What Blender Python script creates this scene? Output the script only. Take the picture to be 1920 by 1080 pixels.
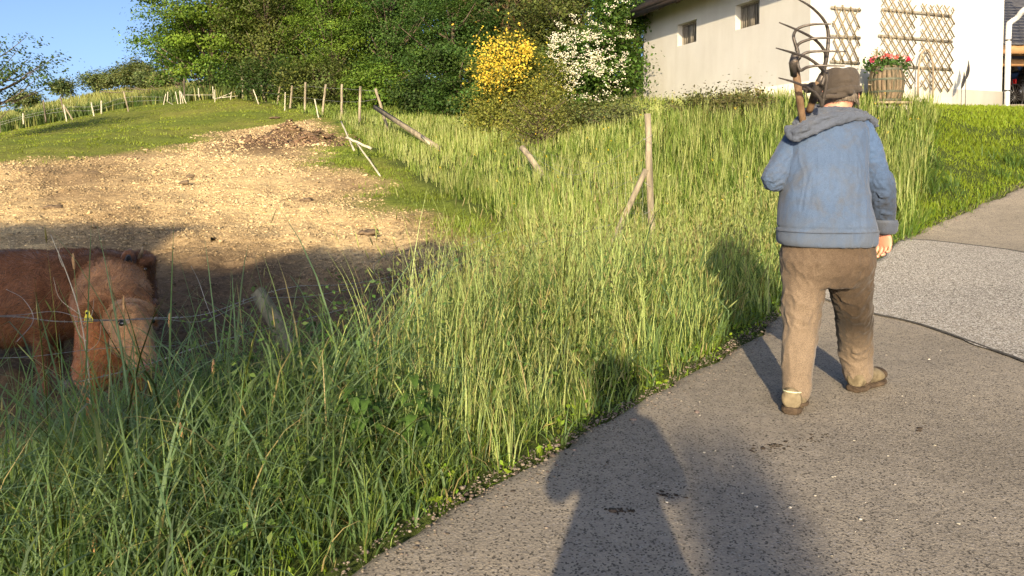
import bpy, bmesh, math, random
import numpy as np
from mathutils import Vector, Matrix
for o in list(bpy.data.objects): bpy.data.objects.remove(o)
SC = bpy.context.scene; COL = SC.collection
R = math.radians
rng = np.random.default_rng(7); random.seed(7)
# ------------------------------------------------------------------ camera
CAMH = 1.25; PITCH = math.atan(60/1442)
cd = bpy.data.cameras.new('camera'); cam = bpy.data.objects.new('camera', cd); COL.objects.link(cam)
cam.location = (0, 0, CAMH); cam.rotation_euler = (R(90)-PITCH, 0, 0)
cd.sensor_width = 36; cd.lens = 36*1442/1920; cd.shift_y = -180/1920
cd.clip_start = 0.03; cd.clip_end = 3000
SC.camera = cam
SC.render.resolution_x = 1024; SC.render.resolution_y = 576
# ------------------------------------------------------------------ light
SUN_AZ = R(7.0); SUN_EL = R(19.0)          # light travels towards +Y and a little right
Wd = bpy.data.worlds.new('World'); SC.world = Wd; Wd.use_nodes = True
nt = Wd.node_tree; nt.nodes.clear()
sky = nt.nodes.new('ShaderNodeTexSky'); sky.sky_type = 'NISHITA'; sky.sun_disc = False
sky.sun_elevation = SUN_EL; sky.sun_rotation = R(180)+SUN_AZ
sky.altitude = 0; sky.air_density = 0.5; sky.dust_density = 2.3; sky.ozone_density = 2.3
bg = nt.nodes.new('ShaderNodeBackground'); bg.inputs['Strength'].default_value = 0.12
wo = nt.nodes.new('ShaderNodeOutputWorld')
nt.links.new(sky.outputs[0], bg.inputs[0]); nt.links.new(bg.outputs[0], wo.inputs[0])
sl = bpy.data.lights.new('sun', 'SUN'); sun = bpy.data.objects.new('sun', sl); COL.objects.link(sun)
sl.energy = 4.3; sl.angle = R(0.53); sl.color = (1.0, 0.81, 0.54)
ld = Vector((math.sin(SUN_AZ)*math.cos(SUN_EL), math.cos(SUN_AZ)*math.cos(SUN_EL), -math.sin(SUN_EL)))
sun.rotation_euler = ld.to_track_quat('-Z', 'Y').to_euler(); sun.location = (-4, -20, 15)
SC.view_settings.view_transform = 'Standard'; SC.view_settings.look = 'None'
SC.view_settings.gamma = 1; SC.view_settings.use_curve_mapping = False
SC.view_settings.exposure = 1.14
SC.render.engine = 'CYCLES'
SC.cycles.max_bounces = 6; SC.cycles.diffuse_bounces = 3; SC.cycles.transmission_bounces = 3; SC.cycles.transparent_max_bounces = 6
# ------------------------------------------------------------------ maths helpers
cp, sp = math.cos(PITCH), math.sin(PITCH)
def ray(px, py):
    u = (px-960)/1442; v = (360-py)/1442
    d = np.array([u, cp+v*sp, v*cp-sp]); return d
def W(px, py, Y):
    d = ray(px, py); return np.array([0, 0, CAMH])+d*(Y/d[1])
def proj(P):
    P = np.asarray(P, float)-np.array([0, 0, CAMH]); f = P[..., 1]*cp-P[..., 2]*sp; u = P[..., 0]; v = P[..., 1]*sp+P[..., 2]*cp
    return 960+1442*u/f, 360-1442*v/f
def nrm(v):
    v = np.asarray(v, float); return v/np.maximum(np.linalg.norm(v, axis=-1, keepdims=True), 1e-9)
_ph = rng.uniform(0, 6.28, (64,)); _di = nrm(rng.normal(size=(64, 3)))
def noise(P, f=1.0, oct=3, seed=0):          # cheap smooth pseudo noise, about -1..1
    P = np.asarray(P, float); out = np.zeros(P.shape[:-1]); a = 1.0; tot = 0
    if P.shape[-1] == 2: P = np.concatenate([P, np.zeros(P.shape[:-1]+(1,))], -1)
    for o in range(oct):
        s = np.zeros_like(out)
        for k in range(4):
            i = (seed*7+o*5+k*3) % 64
            s += np.sin((P@_di[i])*f*(1.0+.35*k)+_ph[i]+1.7*np.sin((P@_di[(i+9) % 64])*f*.8+_ph[(i+5) % 64]))
        out += a*s/2.2; tot += a; a *= .5; f *= 2.1
    return out/tot
# ------------------------------------------------------------------ object helpers
ROOT = {}
def rloc(o):
    while o.parent: o = o.parent
    return ROOT.get(o.name, np.zeros(3))
def surf(V, px, py):
    """nearest surface point of a mesh along a pixel ray"""
    a, b = proj(V); d = np.hypot(a-px, b-py); k = np.nonzero(d < 3.5)[0]
    return V[k[V[k, 1].argmin()]] if len(k) else V[d.argmin()]
def tagit(o, label=None, cat=None, group=None, kind=None):
    if label: o['label'] = label
    if cat: o['category'] = cat
    if group: o['group'] = group
    if kind: o['kind'] = kind
    return o
def thing(name, label, cat, loc, group=None):
    o = bpy.data.objects.new(name, None); COL.objects.link(o); o.empty_display_size = .1
    o.location = tuple(loc); ROOT[o.name] = np.array(loc, float)
    return tagit(o, label, cat, group)
def mesh_np(name, V, F, smooth=False, col=None, uv=None):
    me = bpy.data.meshes.new(name); V = np.ascontiguousarray(V, np.float32)
    me.vertices.add(len(V)); me.vertices.foreach_set('co', V.ravel())
    if isinstance(F, np.ndarray):
        n, k = F.shape; me.loops.add(n*k); me.polygons.add(n)
        me.loops.foreach_set('vertex_index', F.astype(np.int32).ravel())
        me.polygons.foreach_set('loop_start', np.arange(0, n*k, k, dtype=np.int32))
    else:
        L = [i for f in F for i in f]; st = np.cumsum([0]+[len(f) for f in F])[:-1]
        me.loops.add(len(L)); me.polygons.add(len(F))
        me.loops.foreach_set('vertex_index', np.array(L, np.int32)); me.polygons.foreach_set('loop_start', np.array(st, np.int32))
    me.update(calc_edges=True)
    if smooth: me.polygons.foreach_set('use_smooth', np.ones(len(me.polygons), bool))
    if col is not None:
        c = np.ones((len(V), 4), np.float32); c[:, :3] = col
        at = me.color_attributes.new('col', 'FLOAT_COLOR', 'POINT'); at.data.foreach_set('color', c.ravel())
    return me
def link(name, me, mat, parent=None, loc=None):
    o = bpy.data.objects.new(name, me); COL.objects.link(o)
    if mat and not me.materials: me.materials.append(mat)
    if parent: o.parent = parent
    if loc is not None: o.location = tuple(loc)
    return o
def mk(name, VF, mat, parent=None, smooth=False, col=None, loc=None):
    """VF in world coordinates; loc gives a top level object its own origin"""
    V, F = VF; V = np.asarray(V, float)
    if parent is not None: V = V-rloc(parent)
    elif loc is not None: V = V-np.asarray(loc, float)
    o = link(name, mesh_np(name, V, F, smooth, col), mat, parent, loc if parent is None else None)
    if parent is None and loc is not None: ROOT[o.name] = np.array(loc, float)
    return o
def join(parts):
    Vs, Fs, k = [], [], 0
    for V, F in parts:
        V = np.asarray(V, float); Vs.append(V); Fs += [tuple(int(i)+k for i in f) for f in F]; k += len(V)
    return np.concatenate(Vs), Fs
# ---- shapes
def box(c, s, ax=None, bev=0.0):
    c = np.asarray(c, float); h = np.asarray(s, float)/2
    A = np.eye(3) if ax is None else nrm(np.asarray(ax, float))
    if bev <= 0:
        P = np.array([[x, y, z] for x in (-1, 1) for y in (-1, 1) for z in (-1, 1)])*h
        F = [(0, 1, 3, 2), (4, 6, 7, 5), (0, 4, 5, 1), (2, 3, 7, 6), (0, 2, 6, 4), (1, 5, 7, 3)]
        return c+P@A, F
    bm = bmesh.new(); bmesh.ops.create_cube(bm, size=1)
    for v in bm.verts: v.co = Vector((v.co.x*2*h[0], v.co.y*2*h[1], v.co.z*2*h[2]))
    bmesh.ops.bevel(bm, geom=list(bm.edges), offset=bev, segments=2, affect='EDGES', profile=.5)
    bm.verts.ensure_lookup_table(); P = np.array([v.co[:] for v in bm.verts]); F = [tuple(v.index for v in f.verts) for f in bm.faces]; bm.free()
    return c+P@A, F
def beam(p0, p1, w, t=None, up=(0, 0, 1), jag=0):
    p0 = np.asarray(p0, float); p1 = np.asarray(p1, float); t = w if t is None else t
    d = nrm(p1-p0); a = np.cross(d, up)
    if np.linalg.norm(a) < 1e-3: a = np.cross(d, (1, 0, 0))
    a = nrm(a); b = np.cross(a, d)
    return box((p0+p1)/2, (np.linalg.norm(p1-p0), w, t), (d, a, b))
def tube(path, rad, n=8, cap=True, flat=1.0):
    P = np.asarray(path, float); m = len(P); rad = np.broadcast_to(np.asarray(rad, float), (m,))
    T = nrm(np.gradient(P, axis=0)); a = np.cross(T[0], (0, 0, 1))
    if np.linalg.norm(a) < .1: a = np.cross(T[0], (1, 0, 0))
    a = nrm(a); V = []
    th = np.linspace(0, 2*np.pi, n, endpoint=False)
    for i in range(m):
        a = nrm(a-T[i]*np.dot(a, T[i])); b = np.cross(T[i], a)
        V.append(P[i]+rad[i]*(np.cos(th)[:, None]*a+flat*np.sin(th)[:, None]*b))
    V = np.concatenate(V); F = [(i*n+j, i*n+(j+1) % n, (i+1)*n+(j+1) % n, (i+1)*n+j) for i in range(m-1) for j in range(n)]
    if cap: F += [tuple(range(n))[::-1], tuple((m-1)*n+j for j in range(n))]
    return V, F
def spline(pts, n=12):
    P = np.asarray(pts, float); t = np.arange(len(P)); out = []
    Q = np.vstack([2*P[0]-P[1], P, 2*P[-1]-P[-2]])
    for s in np.linspace(0, len(P)-1, n):
        i = min(int(s), len(P)-2); u = s-i; a, b, c, d = Q[i], Q[i+1], Q[i+2], Q[i+3]
        out.append(.5*((2*b)+(-a+c)*u+(2*a-5*b+4*c-d)*u*u+(-a+3*b-3*c+d)*u**3))
    return np.array(out)
def lerp_rad(r, n): return np.interp(np.linspace(0, len(r)-1, n), np.arange(len(r)), r)
def stube(pts, rads, n=14, k=8, flat=1.0): return tube(spline(pts, n), lerp_rad(rads, n), k, True, flat)
def ell(c, r, ax=None, seg=14, ring=9):
    th = np.linspace(0, 2*np.pi, seg, endpoint=False); V = [[0, 0, 1]]
    for i in range(1, ring):
        f = np.pi*i/ring; V += [[math.sin(f)*math.cos(t), math.sin(f)*math.sin(t), math.cos(f)] for t in th]
    V.append([0, 0, -1]); V = np.array(V)*np.asarray(r, float); F = []
    for j in range(seg): F.append((0, 1+j, 1+(j+1) % seg))
    for i in range(ring-2):
        for j in range(seg): a = 1+i*seg; F.append((a+j, a+seg+j, a+seg+(j+1) % seg, a+(j+1) % seg))
    L = len(V)-1; a = 1+(ring-2)*seg
    for j in range(seg): F.append((a+j, L, a+(j+1) % seg))
    if ax is not None: V = V@nrm(np.asarray(ax, float))
    return V+np.asarray(c, float), F
def loft(rings, n=24, cap=True, sup=2.0):
    """rings: (center, a-vector, b-vector); round caps by closing on the centre"""
    th = np.linspace(0, 2*np.pi, n, endpoint=False); V = []
    cs = np.sign(np.cos(th))*np.abs(np.cos(th))**(2/sup); sn = np.sign(np.sin(th))*np.abs(np.sin(th))**(2/sup)
    for c, a, b in rings:
        V.append(np.asarray(c, float)+cs[:, None]*np.asarray(a, float)+sn[:, None]*np.asarray(b, float))
    m = len(rings); V = np.concatenate(V)
    F = [(i*n+j, i*n+(j+1) % n, (i+1)*n+(j+1) % n, (i+1)*n+j) for i in range(m-1) for j in range(n)]
    if cap: F += [tuple(range(n))[::-1], tuple((m-1)*n+j for j in range(n))]
    return V, F
def limb(pts, rads, n=10, k=14):
    """tube with ball ends, for fusing"""
    pts = [np.asarray(p, float) for p in pts]
    return [stube(pts, rads, n, k), ell(pts[0], (rads[0],)*3), ell(pts[-1], (rads[-1],)*3)]
def fuse(parts, voxel, it=3, fac=.6):
    """voxel-join closed shapes to one skin; returns verts, faces in world coordinates"""
    V, F = join(parts); me = mesh_np('tmp', V, F)
    bm = bmesh.new(); bm.from_mesh(me); bmesh.ops.recalc_face_normals(bm, faces=bm.faces); bm.to_mesh(me); bm.free()
    o = bpy.data.objects.new('tmp', me); COL.objects.link(o)
    m = o.modifiers.new('r', 'REMESH'); m.mode = 'VOXEL'; m.voxel_size = voxel; m.adaptivity = 0
    if it: s = o.modifiers.new('s', 'SMOOTH'); s.factor = fac; s.iterations = it
    dg = bpy.context.evaluated_depsgraph_get(); ev = o.evaluated_get(dg); em = ev.to_mesh()
    nv = len(em.vertices); Vo = np.zeros(nv*3); em.vertices.foreach_get('co', Vo); Vo = Vo.reshape(-1, 3)
    N = np.zeros(nv*3); em.vertices.foreach_get('normal', N); N = N.reshape(-1, 3)
    Fo = [tuple(p.vertices) for p in em.polygons]
    ev.to_mesh_clear(); bpy.data.objects.remove(o); bpy.data.meshes.remove(me)
    ln = set(len(f) for f in Fo)
    if len(ln) == 1: Fo = np.array(Fo)
    return Vo, Fo, N
def creases(V, N, amp, f, stretch, seed, p=4):
    q = V*np.asarray(stretch, float); n = 1-np.abs(noise(q, f, 2, seed)); n2 = 1-np.abs(noise(q, f*1.9, 2, seed+3)); m = np.clip(.5+.8*noise(V, 5, 2, seed+5), 0, 1)
    return V+N*(amp*m*(np.clip(n, 0, 1)**p+.5*np.clip(n2, 0, 1)**p-.35))[:, None]
def folds(V, N, lines):
    """raise cloth folds along segments: (p0, p1, width, height)"""
    V = V.copy(); D = np.zeros(len(V))
    for p0, p1, w, h in lines:
        p0 = np.asarray(p0); d = np.asarray(p1)-p0; L = np.dot(d, d)
        t = np.clip((V-p0)@d/L, 0, 1); q = V-(p0+t[:, None]*d); r = np.linalg.norm(q, axis=1)
        end = np.sin(np.pi*np.clip((V-p0)@d/L, 0.02, .98))**.5
        s = r/w; D += h*end*(np.exp(-s*s)-.45*np.exp(-(s-1.8)**2))
    return V+N*D[:, None]
# ---- materials
def M(name, build):
    m = bpy.data.materials.new(name); m.use_nodes = True; n = m.node_tree; n.nodes.clear()
    out = n.nodes.new('ShaderNodeOutputMaterial'); build(n, out); return m
def N_(n, t, **kw):
    x = n.nodes.new(t)
    for k, v in kw.items():
        if k in x.inputs: x.inputs[k].default_value = v
        else: setattr(x, k, v)
    return x
def ramp(n, src, stops):
    r = n.nodes.new('ShaderNodeValToRGB'); e = r.color_ramp.elements
    while len(e) < len(stops): e.new(.5)
    for i, (p, c) in enumerate(stops): e[i].position = p; e[i].color = (*c, 1) if len(c) == 3 else c
    n.links.new(src, r.inputs[0]); return r.outputs[0]
def texn(n, scale, detail=6, rough=.6, coord=None, dist=0, stretch=None):
    t = N_(n, 'ShaderNodeTexNoise', Scale=scale, Detail=detail, Roughness=rough, Distortion=dist)
    tc = coord if coord is not None else n.nodes.new('ShaderNodeTexCoord').outputs['Object']
    if stretch:
        mp = n.nodes.new('ShaderNodeMapping'); mp.inputs['Scale'].default_value = stretch; n.links.new(tc, mp.inputs[0]); tc = mp.outputs[0]
    n.links.new(tc, t.inputs['Vector']); return t.outputs['Fac']
def mixc(n, f, a, b, mode='MIX'):
    x = n.nodes.new('ShaderNodeMix'); x.data_type = 'RGBA'; x.blend_type = mode
    for s, v in ((0, f), (6, a), (7, b)):
        if isinstance(v, (int, float)): x.inputs[s].default_value = v
        elif isinstance(v, tuple): x.inputs[s].default_value = (*v, 1)
        else: n.links.new(v, x.inputs[s])
    return x.outputs[2]
def bump(n, h, strength=.5, dist=.01, nin=None):
    b = n.nodes.new('ShaderNodeBump'); b.inputs['Strength'].default_value = strength; b.inputs['Distance'].default_value = dist
    n.links.new(h, b.inputs['Height'])
    if nin is not None: n.links.new(nin, b.inputs['Normal'])
    return b.outputs[0]
def princ(n, out, col, rough=.7, nor=None, metal=0, spec=.3, **kw):
    p = n.nodes.new('ShaderNodeBsdfPrincipled')
    if isinstance(col, tuple): p.inputs['Base Color'].default_value = (*col, 1)
    else: n.links.new(col, p.inputs['Base Color'])
    if isinstance(rough, (int, float)): p.inputs['Roughness'].default_value = rough
    else: n.links.new(rough, p.inputs['Roughness'])
    p.inputs['Metallic'].default_value = metal; p.inputs['Specular IOR Level'].default_value = spec
    for k, v in kw.items(): p.inputs[k.replace('_', ' ')].default_value = v
    if nor is not None: n.links.new(nor, p.inputs['Normal'])
    n.links.new(p.outputs[0], out.inputs[0]); return p
def simple(name, c1, c2, scale=8, rough=.7, bs=.3, bd=.005, stretch=None, metal=0, spec=.3, lo=.35, hi=.65, fine=60):
    def b(n, out):
        f = texn(n, scale, 8, .65, stretch=stretch); c = ramp(n, f, [(lo, c1), (hi, c2)])
        g = texn(n, fine, 4, .6, stretch=stretch); h = mixc(n, .5, f, g)
        princ(n, out, c, rough, bump(n, h, bs, bd), metal, spec)
    return M(name, b)
def leafmat(name, tr=.35, rough=.5, tint=(1, 1, 1), spec=.25):
    def b(n, out):
        a = n.nodes.new('ShaderNodeAttribute'); a.attribute_name = 'col'
        c = mixc(n, 1.0, a.outputs['Color'], tint, 'MULTIPLY')
        p = n.nodes.new('ShaderNodeBsdfPrincipled'); n.links.new(c, p.inputs['Base Color']); p.inputs['Roughness'].default_value = rough
        p.inputs['Specular IOR Level'].default_value = spec
        t = n.nodes.new('ShaderNodeBsdfTranslucent'); c2 = mixc(n, 1.0, c, (1.5, 1.6, .8), 'MULTIPLY'); n.links.new(c2, t.inputs[0])
        m = n.nodes.new('ShaderNodeMixShader'); m.inputs[0].default_value = tr
        n.links.new(p.outputs[0], m.inputs[1]); n.links.new(t.outputs[0], m.inputs[2]); n.links.new(m.outputs[0], out.inputs[0])
    return M(name, b)
MG = leafmat('grass_blades', .4, .48, (1.34, 1.33, 1.24), .3); ML = leafmat('tree_leaves', .3, .55, (1, 1, 1), .2); MF = leafmat('petals', .25, .6)
MWOOD = simple('weathered_wood', (.16, .12, .075), (.36, .29, .2), 14, .85, .7, .006, (1, 1, .15))
MBARK = simple('bark', (.06, .045, .03), (.17, .13, .09), 6, .9, .8, .03, (1, 1, .25))
# ------------------------------------------------------------------ terrain
ctrl = []
def C(px, py, Y): ctrl.append(W(px, py, Y))
for a in [(-2, -12, -.05), (4, -12, 0), (10, -10, 0), (20, -12, .2), (0, -3, 0), (4, -3, 0), (9, -3, .1), (-.3, 1.8, 0), (2, 1.5, 0), (5, 2, .05), (9, 3, .35),
          (.1, 3.2, 0), (2, 3.5, 0), (.8, 4.1, 0), (1.6, 5.3, .0), (4, 5, .06), (2.2, 6.2, .04), (3.5, 6.8, .1), (7, 6, .35), (5, 8.4, .27),
          (13, 5, .9), (20, 8, 1.8), (14, 11, 1.8), (30, 30, 4.5), (13, 17.5, 2.3), (14, 22, 2.4), (9.5, 19, 2.4), (7, 19, 2.6), (5, 24, 2.9), (10, 30, 3.4),
          (-3, -3, -.3), (-8, -5, -.7), (-1.3, 2.9, -.06), (-.3, 4.4, -.03), (.5, 5.8, .0), (1.3, 7.4, .12), (-2.1, 3.4, -.33), (-1.4, 4.6, -.33), (-.2, 6.5, -.15),
          (-3, 2, -.5), (-6, 2, -.85), (-2.5, 5, -.6), (-4, 4.5, -.75), (-1.6, 7, -.25), (-8, 7, -.3), (-14, 10, .1), (-20, 0, -1.5), (-30, 20, .6), (-1.2, 6.0, -.3)]: ctrl.append(np.array(a, float))
for a in [(1690, 442, 9.2), (1800, 402, 10.1), (1880, 365, 11), (1920, 345, 11.6), (1870, 202, 16.9), (1700, 200, 15.2), (1520, 190, 14.6), (1700, 320, 11.8), (1560, 400, 9.5), (1850, 280, 13.6), (1580, 290, 12.2),
          (1430, 192, 16.5), (1300, 200, 19), (1205, 195, 21.3), (1300, 330, 11.5), (1213, 465, 9), (1100, 255, 16), (1000, 270, 17), (1000, 225, 25), (1150, 360, 11.5), (1420, 300, 11.8),
          (350, 420, 11), (640, 460, 9.7), (0, 400, 11.5), (560, 262, 20.5), (0, 300, 16.5), (300, 300, 16.8), (640, 225, 25.5), (450, 187, 34), (230, 205, 34), (0, 250, 33),
          (720, 325, 15.3), (900, 420, 11.2), (850, 480, 9.2), (150, 500, 8.8), (800, 260, 21), (840, 340, 14.5), (720, 215, 28), (300, 240, 24), (120, 250, 25),
          (0, 222, 62), (150, 188, 66), (300, 160, 68), (450, 166, 60), (640, 175, 50), (850, 188, 45), (330, 172, 48), (100, 213, 48)]: C(*a)
for a in [(0, 110, 10), (-40, 110, 6), (-80, 110, 1), (-90, 50, -1), (60, 90, 12), (70, 20, 5), (0, 200, 6), (-120, 200, -5), (100, 200, 6), (30, -60, 0), (-60, -60, -3), (90, -60, 2), (-10, -30, -.3)]: ctrl.append(np.array(a, float))
ctrl = np.array(ctrl)
def _U(r2): return np.where(r2 > 1e-9, .5*r2*np.log(np.maximum(r2, 1e-9)), 0)
n_ = len(ctrl); _d2 = ((ctrl[:, None, :2]-ctrl[None, :, :2])**2).sum(-1)
A_ = np.zeros((n_+3, n_+3)); A_[:n_, :n_] = _U(_d2)+np.eye(n_)*.25; A_[:n_, n_] = 1; A_[:n_, n_+1:] = ctrl[:, :2]; A_[n_, :n_] = 1; A_[n_+1:, :n_] = ctrl[:, :2].T
w_ = np.linalg.solve(A_, np.concatenate([ctrl[:, 2], [0, 0, 0]]))
def gz(x, y):
    x = np.asarray(x, float); y = np.asarray(y, float); sh = np.broadcast(x, y).shape
    x = np.broadcast_to(x, sh).ravel(); y = np.broadcast_to(y, sh).ravel(); z = np.zeros(len(x))
    for s in range(0, len(x), 40000):
        d2 = (x[s:s+40000, None]-ctrl[None, :, 0])**2+(y[s:s+40000, None]-ctrl[None, :, 1])**2
        z[s:s+40000] = _U(d2)@w_[:n_]+w_[n_]+w_[n_+1]*x[s:s+40000]+w_[n_+2]*y[s:s+40000]
    return z.reshape(sh) if sh else float(z[0])
def hit(px, py, y0=1.5, y1=120):
    d = ray(px, py); Y = np.geomspace(y0, y1, 900); X = d[0]/d[1]*Y; Z = CAMH+d[2]/d[1]*Y
    g = gz(X, Y); k = np.argmax(Z < g)
    if not (Z < g).any(): k = len(Y)-1
    return np.array([X[k], Y[k], g[k]])
def G(px, Y, dz=0):
    X = (px-960)/1442*Y; return np.array([X, Y, gz(X, Y)+dz])
# road edge (left verge), world points
E_ = np.array([(-5.2, -6), (-3.3, -2.2), (-1.75, .3), (-.48, 2.31), (.13, 3.2), (.8, 4.1), (1.58, 5.25), (2.15, 6.1), (2.85, 6.95), (3.7, 7.8), (4.72, 9.1), (5.9, 10.1), (7.05, 11.05), (8.2, 12), (10.5, 14), (13, 16.6)])
ES = spline(E_, 400)
def edge_d(x, y):
    """signed distance to the road edge, positive on the grass (left) side"""
    x = np.asarray(x, float); y = np.asarray(y, float); sh = x.shape; P = np.stack([x.ravel(), y.ravel()], 1); out = np.zeros(len(P))
    T = np.gradient(ES, axis=0)
    for s in range(0, len(P), 20000):
        q = P[s:s+20000]; d = q[:, None]-ES[None, ::2]; k = (d**2).sum(-1).argmin(1); dd = d[np.arange(len(q)), k]; t = T[::2][k]
        sg = np.sign(t[:, 0]*dd[:, 1]-t[:, 1]*dd[:, 0]); out[s:s+20000] = sg*np.linalg.norm(dd, axis=1)
    return out.reshape(sh)
# pasture boundary x = PB(y): grassy verge and bank lie to the right of it
_pb = np.array([(-20, -10), (-8, -6.5), (1.2, -3.9), (3.55, -2.35), (4.9, -1.2), (6.0, -.45), (6.8, .0), (8.2, .3), (9.6, .36), (11.2, -.15), (13, -1.0), (16.5, -2.4), (21, -4.2), (25.5, -5.9), (30, -8.6), (33.6, -11.5), (36, -13.5), (40, -22)])
def PB(y): return np.interp(y, _pb[:, 0], _pb[:, 1])
def zones(x, y):
    wob = .12*noise(np.stack([x, y], -1), 2.2, 3, 3)*np.clip(np.abs(y)/6, .5, 4)
    tall = np.clip((x-PB(y)+wob)/.25*.5+.5, 0, 1)
    # bare trodden soil in the pasture
    sb = np.array([(3, 30), (9, -.3), (10.5, -.9), (13, -2.4), (16, -3.5), (19, -4.7), (22, -5.0), (24.5, -5.8), (26.5, -7.5), (28, -9), (28.5, -60)])
    right = np.interp(y, sb[:, 0], sb[:, 1]); far = np.interp(x, [-40, -13, -9.5, -8, -6.5, -5.3, -4, 5], [12.6, 14.2, 16.6, 20.5, 26, 27, 27, 27])
    n2 = noise(np.stack([x, y], -1), .9, 4, 11)
    s = np.clip((right-x)/1.2+.5+n2*.7, 0, 1)*np.clip((far-y)/2.6+.5+n2*.9, 0, 1)*(1-tall)
    return tall, s
rock = [(W(542, 262, 20.4)[:2], .3, .45), (W(520, 262, 20.6)[:2], .12, 1.1), (W(598, 266, 20.3)[:2], .22, .45), (W(640, 240, 24)[:2], .12, 1.2)]
def micro(x, y):
    tall, s = zones(x, y); P = np.stack([x, y], -1)
    near = np.clip((26-y)/18, 0, 1)
    z = s*near*(.045*noise(P, 4.2, 3, 5)+.05*np.abs(noise(P, 9, 3, 9))-.03)
    z += s*.05*noise(P, 1.1, 2, 21)+(1-s)*.02*noise(P, 2.5, 2, 31)*np.clip(y/8, .2, 2)
    for c, h, r in rock:
        d2 = ((x-c[0])**2+((y-c[1])*1.0)**2)/r**2; z += h*np.exp(-d2*1.6)*(1+.5*noise(P, 5, 3, 2))
    return z
GX = np.concatenate([np.linspace(-400, -70, 14)[:-1], np.linspace(-70, -16, 55)[:-1], np.linspace(-16, -9, 60)[:-1], np.linspace(-9, 3, 200)[:-1], np.linspace(3, 16, 90)[:-1], np.linspace(16, 70, 40)[:-1], np.linspace(70, 400, 14)])
GY = np.concatenate([np.linspace(-200, -12, 20)[:-1], np.linspace(-12, 2, 40)[:-1], np.linspace(2, 14, 200)[:-1], np.linspace(14, 30, 140)[:-1], np.linspace(30, 75, 60)[:-1], np.linspace(75, 600, 30)])
gx, gy = np.meshgrid(GX, GY, indexing='ij')
gzv = gz(gx, gy); fx = np.clip((np.hypot(gx, gy)-200)/200, 0, 1); gzv = gzv*(1-fx)-12*fx
far_ = np.maximum(np.abs(gx), np.abs(gy)) > 100; gzv[far_] = np.clip(gzv[far_], -14, 11)
ed = edge_d(gx, gy); onroad = (ed < 0) & (gy > -13)
gzm = gzv+micro(gx, gy)*np.clip(ed*2, 0, 1)
gzm = np.where(onroad, gzv-.05-.0*ed, gzm)
gzm = np.where((gx > 5.0) & (gy > 14) & (gy < 40) & (gx < 40), np.minimum(gzm, 99), gzm)
nx, ny = len(GX), len(GY); ii, jj = np.meshgrid(np.arange(nx-1), np.arange(ny-1), indexing='ij'); k0 = (ii*ny+jj).ravel()
GF = np.stack([k0, k0+ny, k0+ny+1, k0+1], 1)
tl, so = zones(gx, gy)
P2 = np.stack([gx, gy], -1)
dryg = np.clip(.5+.5*noise(P2, .5, 3, 40), 0, 1)[..., None]
gcol = (1-dryg)*np.array([.1, .145, .022])+dryg*np.array([.2, .2, .05])           # short pasture grass
meadow = np.clip((gy-np.interp(gx, [-26, -12], [34, 35]))/1.5, 0, 1)*(gx < -9)
gcol = gcol*(1-meadow[..., None])+meadow[..., None]*((1-dryg)*np.array([.14, .15, .045])+dryg*np.array([.21, .19, .07]))
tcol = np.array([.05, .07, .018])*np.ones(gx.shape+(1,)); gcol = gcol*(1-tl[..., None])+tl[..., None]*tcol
dk = np.clip(.42+.9*noise(P2, 1.1, 5, 51), 0, 1)[..., None]
scol = (1-dk)*np.array([.52, .39, .215])+dk*np.array([.29, .205, .115])
for c, h, r in rock[:3]:
    q = np.exp(-((gx-c[0])**2+((gy-c[1]+.6)*.6)**2)/(r*1.2)**2)[..., None]; q = np.clip(q*1.6-.2+.4*noise(P2, 3, 2, 8)[..., None]*q, 0, 1); scol = scol*(1-q)+q*np.array([.12, .078, .048])
nb = np.clip((10.6-gy+.5*np.clip(gx+4, -3, 0))/2.5+.3*noise(P2, 1.5, 2, 5), 0, 1)[..., None]; scol = scol*(1-nb)+nb*np.array([.12, .085, .055])   # churned damp soil by the fence
gcol = gcol*(1-so[..., None])+so[..., None]*scol
def b_ground(n, out):
    a = n.nodes.new('ShaderNodeAttribute'); a.attribute_name = 'col'
    f = texn(n, 9, 8, .7); g = texn(n, 45, 5, .65)
    v = N_(n, 'ShaderNodeTexVoronoi', Scale=16.0); n.links.new(n.nodes.new('ShaderNodeTexCoord').outputs['Object'], v.inputs['Vector'])
    c = mixc(n, 1.0, a.outputs['Color'], ramp(n, f, [(.3, (.6, .58, .55)), (.7, (1.35, 1.33, 1.25))]), 'MULTIPLY')
    c = mixc(n, 1.0, c, ramp(n, g, [(.3, (.7, .7, .68)), (.72, (1.25, 1.25, 1.25))]), 'MULTIPLY')
    h = mixc(n, .5, f, mixc(n, .5, g, v.outputs['Distance']))
    princ(n, out, c, .95, bump(n, h, .9, .05), 0, .1)
MGROUND = M('pasture_ground', b_ground)
o = mk('ground', (np.stack([gx, gy, gzm], -1).reshape(-1, 3), GF), MGROUND, smooth=True, col=gcol.reshape(-1, 3)); o['kind'] = 'structure'
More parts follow.
